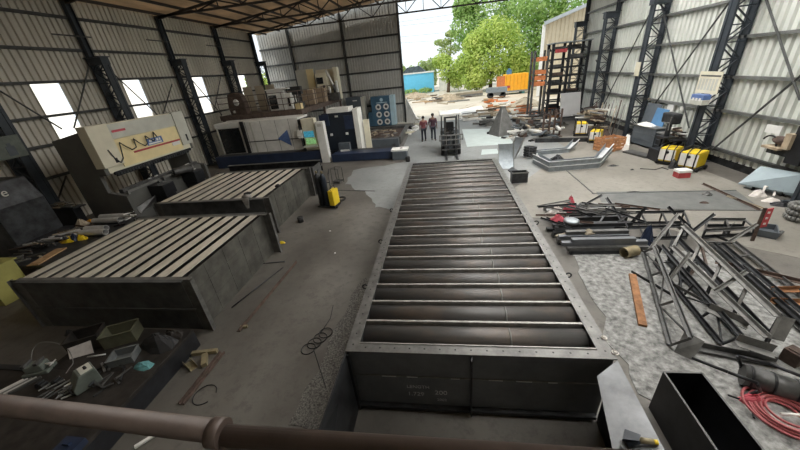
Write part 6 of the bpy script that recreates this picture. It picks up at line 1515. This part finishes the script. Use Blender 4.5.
tree('hedge', 'dark hedge in the yard beyond the pale timber stack', 13.2, 55.5, 1, [(13.2, 55.5, 1.3, 1.2, 1.0, 1.3)], .3, 'foliage_b', 600, 10, False)
# power lines
for k, (pa, pb) in enumerate((((400, 22), (462, 13)), ((400, 26), (462, 19)), ((400, 37), (462, 31)), ((400, 43), (462, 39)))):
    a, c = WY(*pa, 95), WY(*pb, 95); d = (c-a); b = MB(); b.tube(a-d*1.5, c+d*2.5, .035, 5); tag(b.build('power_line', 'steel_grey'), ['topmost', 'second highest', 'third highest', 'lowest'][k]+' of the thin power lines across the sky', 'wire', 'power lines')
for k, x in enumerate((WY(400, 30, 95).x-14, WY(462, 30, 95).x+24)):
    b = MB(); b.tube((x, 95.3, 0), (x, 95.3, 20), .16, 8); b.bx(x-1, x+1, 95.2, 95.3, 19.2, 19.4); tag(b.build('utility_pole', 'bark'), ['utility pole hidden behind the back wall', 'utility pole behind the big trees'][k], 'pole')
# neighbouring building
t = thing('neighbour_building', 'cream clad building with grey eave beyond the end of the right wall', 'building', (17, 48, 0))
b = MB(); corr(b, (12.2, 45, 0), (1, 0, 0), (0, -1, 0), 8.5, 0, 7, .45, .06, top=lambda q: 7.75+.30*(q.x-12.2)); b.prism([(12.2, 45.05, 0), (20.7, 45.05, 0), (25, 60, 0), (16.8, 60, 0)], (0, 0, 7.6)); b.build('wall', 'nb_wall', t)
b = MB(); b.prism([(11.9, 44.2, 7.7), (20.8, 44.2, 10.4), (20.8, 44.2, 10.75), (11.9, 44.2, 8.05)], (4.5, 16, 0)); b.build('roof', 'nb_roof', t)
b = MB(); b.bx(11.95, 12.25, 44.8, 45.1, 0, 7.8); b.build('corner_post', 'offwhite', t)
# heaps and timber in the yard
rr = random.Random(61)
for k, (px, py, dx, dy, dz, m, lb) in enumerate(((415, 98, 6, 3, .9, 'plank', 'tan earth heap before the blue shed'), (447, 100, 5, 3, .8, 'plank', 'tan earth heap in the middle of the yard'), (478, 107, 4, 2.4, .5, 'sand', 'pale sand heap before the grey trailer'), (525, 106, 3.5, 2.4, .8, 'tan', 'brown rubble heap under the orange rack'))):
    b = MB(); b.heap(G(px, py), (dx, dy, dz), 30+k, 18, .3); tag(b.build('earth_heap', m), lb, 'heap')
PY = Pile(0, .9)
def yard(n, x0, x1, y0_, y1_, mats, label, grp, lmin, lmax, tilt=.1, zmax=.35, nm='timber_offcut', w=(.1, .25)):
    for k in range(n):
        q = G(rr.uniform(x0, x1), rr.uniform(y0_, y1_)); a = rr.uniform(-.5, .5) if rr.random() < .7 else rr.uniform(0, 3.1); l = rr.uniform(lmin, lmax); w_ = rr.uniform(*w); h_ = rr.uniform(.08, .2)
        if q.y > 30: pass
        r_ = PY.put(q.x, q.y, a, l, w_, h_, -.03 if q.y > 30.6+l else .0)
        if not r_: continue
        q, d = r_; b = MB(); b.bar(q-d, q+d, w_, h_); tag(b.build(nm, rr.choice(mats)), label, 'timber', grp)
yard(30, 405, 430, 95, 103, ['plank', 'tan', 'wood', 'offwhite'], 'plank lying in the timber heap before the blue shed', 'timber before the shed', .5, 1.6)
yard(26, 432, 462, 96, 104, ['plank', 'tan', 'steel_grey', 'rust_dk'], 'plank lying in the timber heap at the middle of the yard', 'timber in mid yard', .6, 1.8)
for k in range(10):
    q = G(470, 97); z = .15+.16*(k//3); y = q.y+(k % 3)*.5; b = MB(); b.bar((q.x-2.4+rr.uniform(-.3, .3), y, z), (q.x+1.9, y+.4, z+.05), .4, .14); tag(b.build('long_plank', rr.choice(['plank', 'steel_grey', 'tan'])), 'long plank in the stack left of the grey trailer', 'plank', 'long planks in the yard')
yard(34, 484, 545, 100, 113, ['wood', 'orange_beam', 'tan', 'offwhite', 'plank', 'rust'], 'brown offcut scattered in the yard behind the pyramid hopper', 'offcuts behind the pyramid', .3, 1.1, .2, .4, 'yard_offcut')
yard(22, 520, 556, 108, 121, ['orange_beam', 'wood_or', 'rust', 'tan'], 'orange-brown beam offcut at the foot of the storage rack', 'orange offcuts by the rack', .3, .9, .3, .4, 'orange_offcut')
yard(16, 462, 500, 112, 122, ['offwhite', 'tan', 'steel_grey', 'plank'], 'pale scrap strip in the yard right of the forklift', 'pale scrap right of the forklift', .3, 1.0, .1, .2, 'scrap_strip', (.1, .4))
yard(10, 476, 492, 120, 127, ['steel_dark', 'steel_grey', 'steel_mid'], 'dark scrap bar on the floor left of the pyramid hopper', 'dark scrap left of the pyramid', .25, .7, .1, .12, 'scrap_bar', (.06, .12))
yard(12, 486, 496, 104, 114, ['rust', 'rust_dk', 'orange_beam'], 'rusty frame piece standing in the yard behind the pyramid hopper', 'rusty pieces behind the pyramid', .25, .7, 1.2, .3, 'rusty_piece', (.08, .15))
b = MB(); q = G(470, 114); b.prism([q+V((-1.3, 0, 0)), q+V((1.5, .3, 0)), q+V((1.3, 1.5, .5)), q+V((-1, 1.3, .3))], (0, 0, .04)); tag(b.build('pale_sheet', 'offwhite'), 'crumpled pale sheet on the ground behind the forklift', 'sheet')
b = MB(); b.box(G(447, 90, 0)+V((0, 0, 1.2)), (3.2, 2, 2.4)); b.box(G(447, 90, 0)+V((0, 0, 2.45)), (3.4, 2.2, .12)); tag(b.build('white_hut', 'offwhite'), 'small white hut under the trees right of the blue shed', 'hut')
b = MB(); b.prism([V((-3.45, 31.0, 0)), V((-2.2, 30.2, 0)), V((-3.4, 31.5, 2.2))], (.05, .12, 0)); tag(b.build('triangular_sheet', 'offwhite'), 'pale triangular panel leaning against the free edge of the back wall', 'panel')
# ------------------------------------------------------------------ light
w = bpy.data.worlds.new('sky'); sc.world = w; w.use_nodes = True
nt = w.node_tree; bg = nt.nodes['Background']
bg.inputs['Color'].default_value = (.86, .94, 1.0, 1); bg.inputs['Strength'].default_value = 1.15
sn = bpy.data.lights.new('sun', 'SUN'); sn.energy = 2.6; sn.angle = .03; sn.color = (1, .94, .84)
so = bpy.data.objects.new('sun', sn); COL.objects.link(so)
so.rotation_euler = V((.45, .3, -1)).to_track_quat('-Z', 'Y').to_euler(); so.location = (0, 0, 30)
sc.view_settings.view_transform = 'Standard'; sc.view_settings.look = 'None'; sc.view_settings.gamma = 1
sc.view_settings.exposure = 0.18; sc.view_settings.use_curve_mapping = False
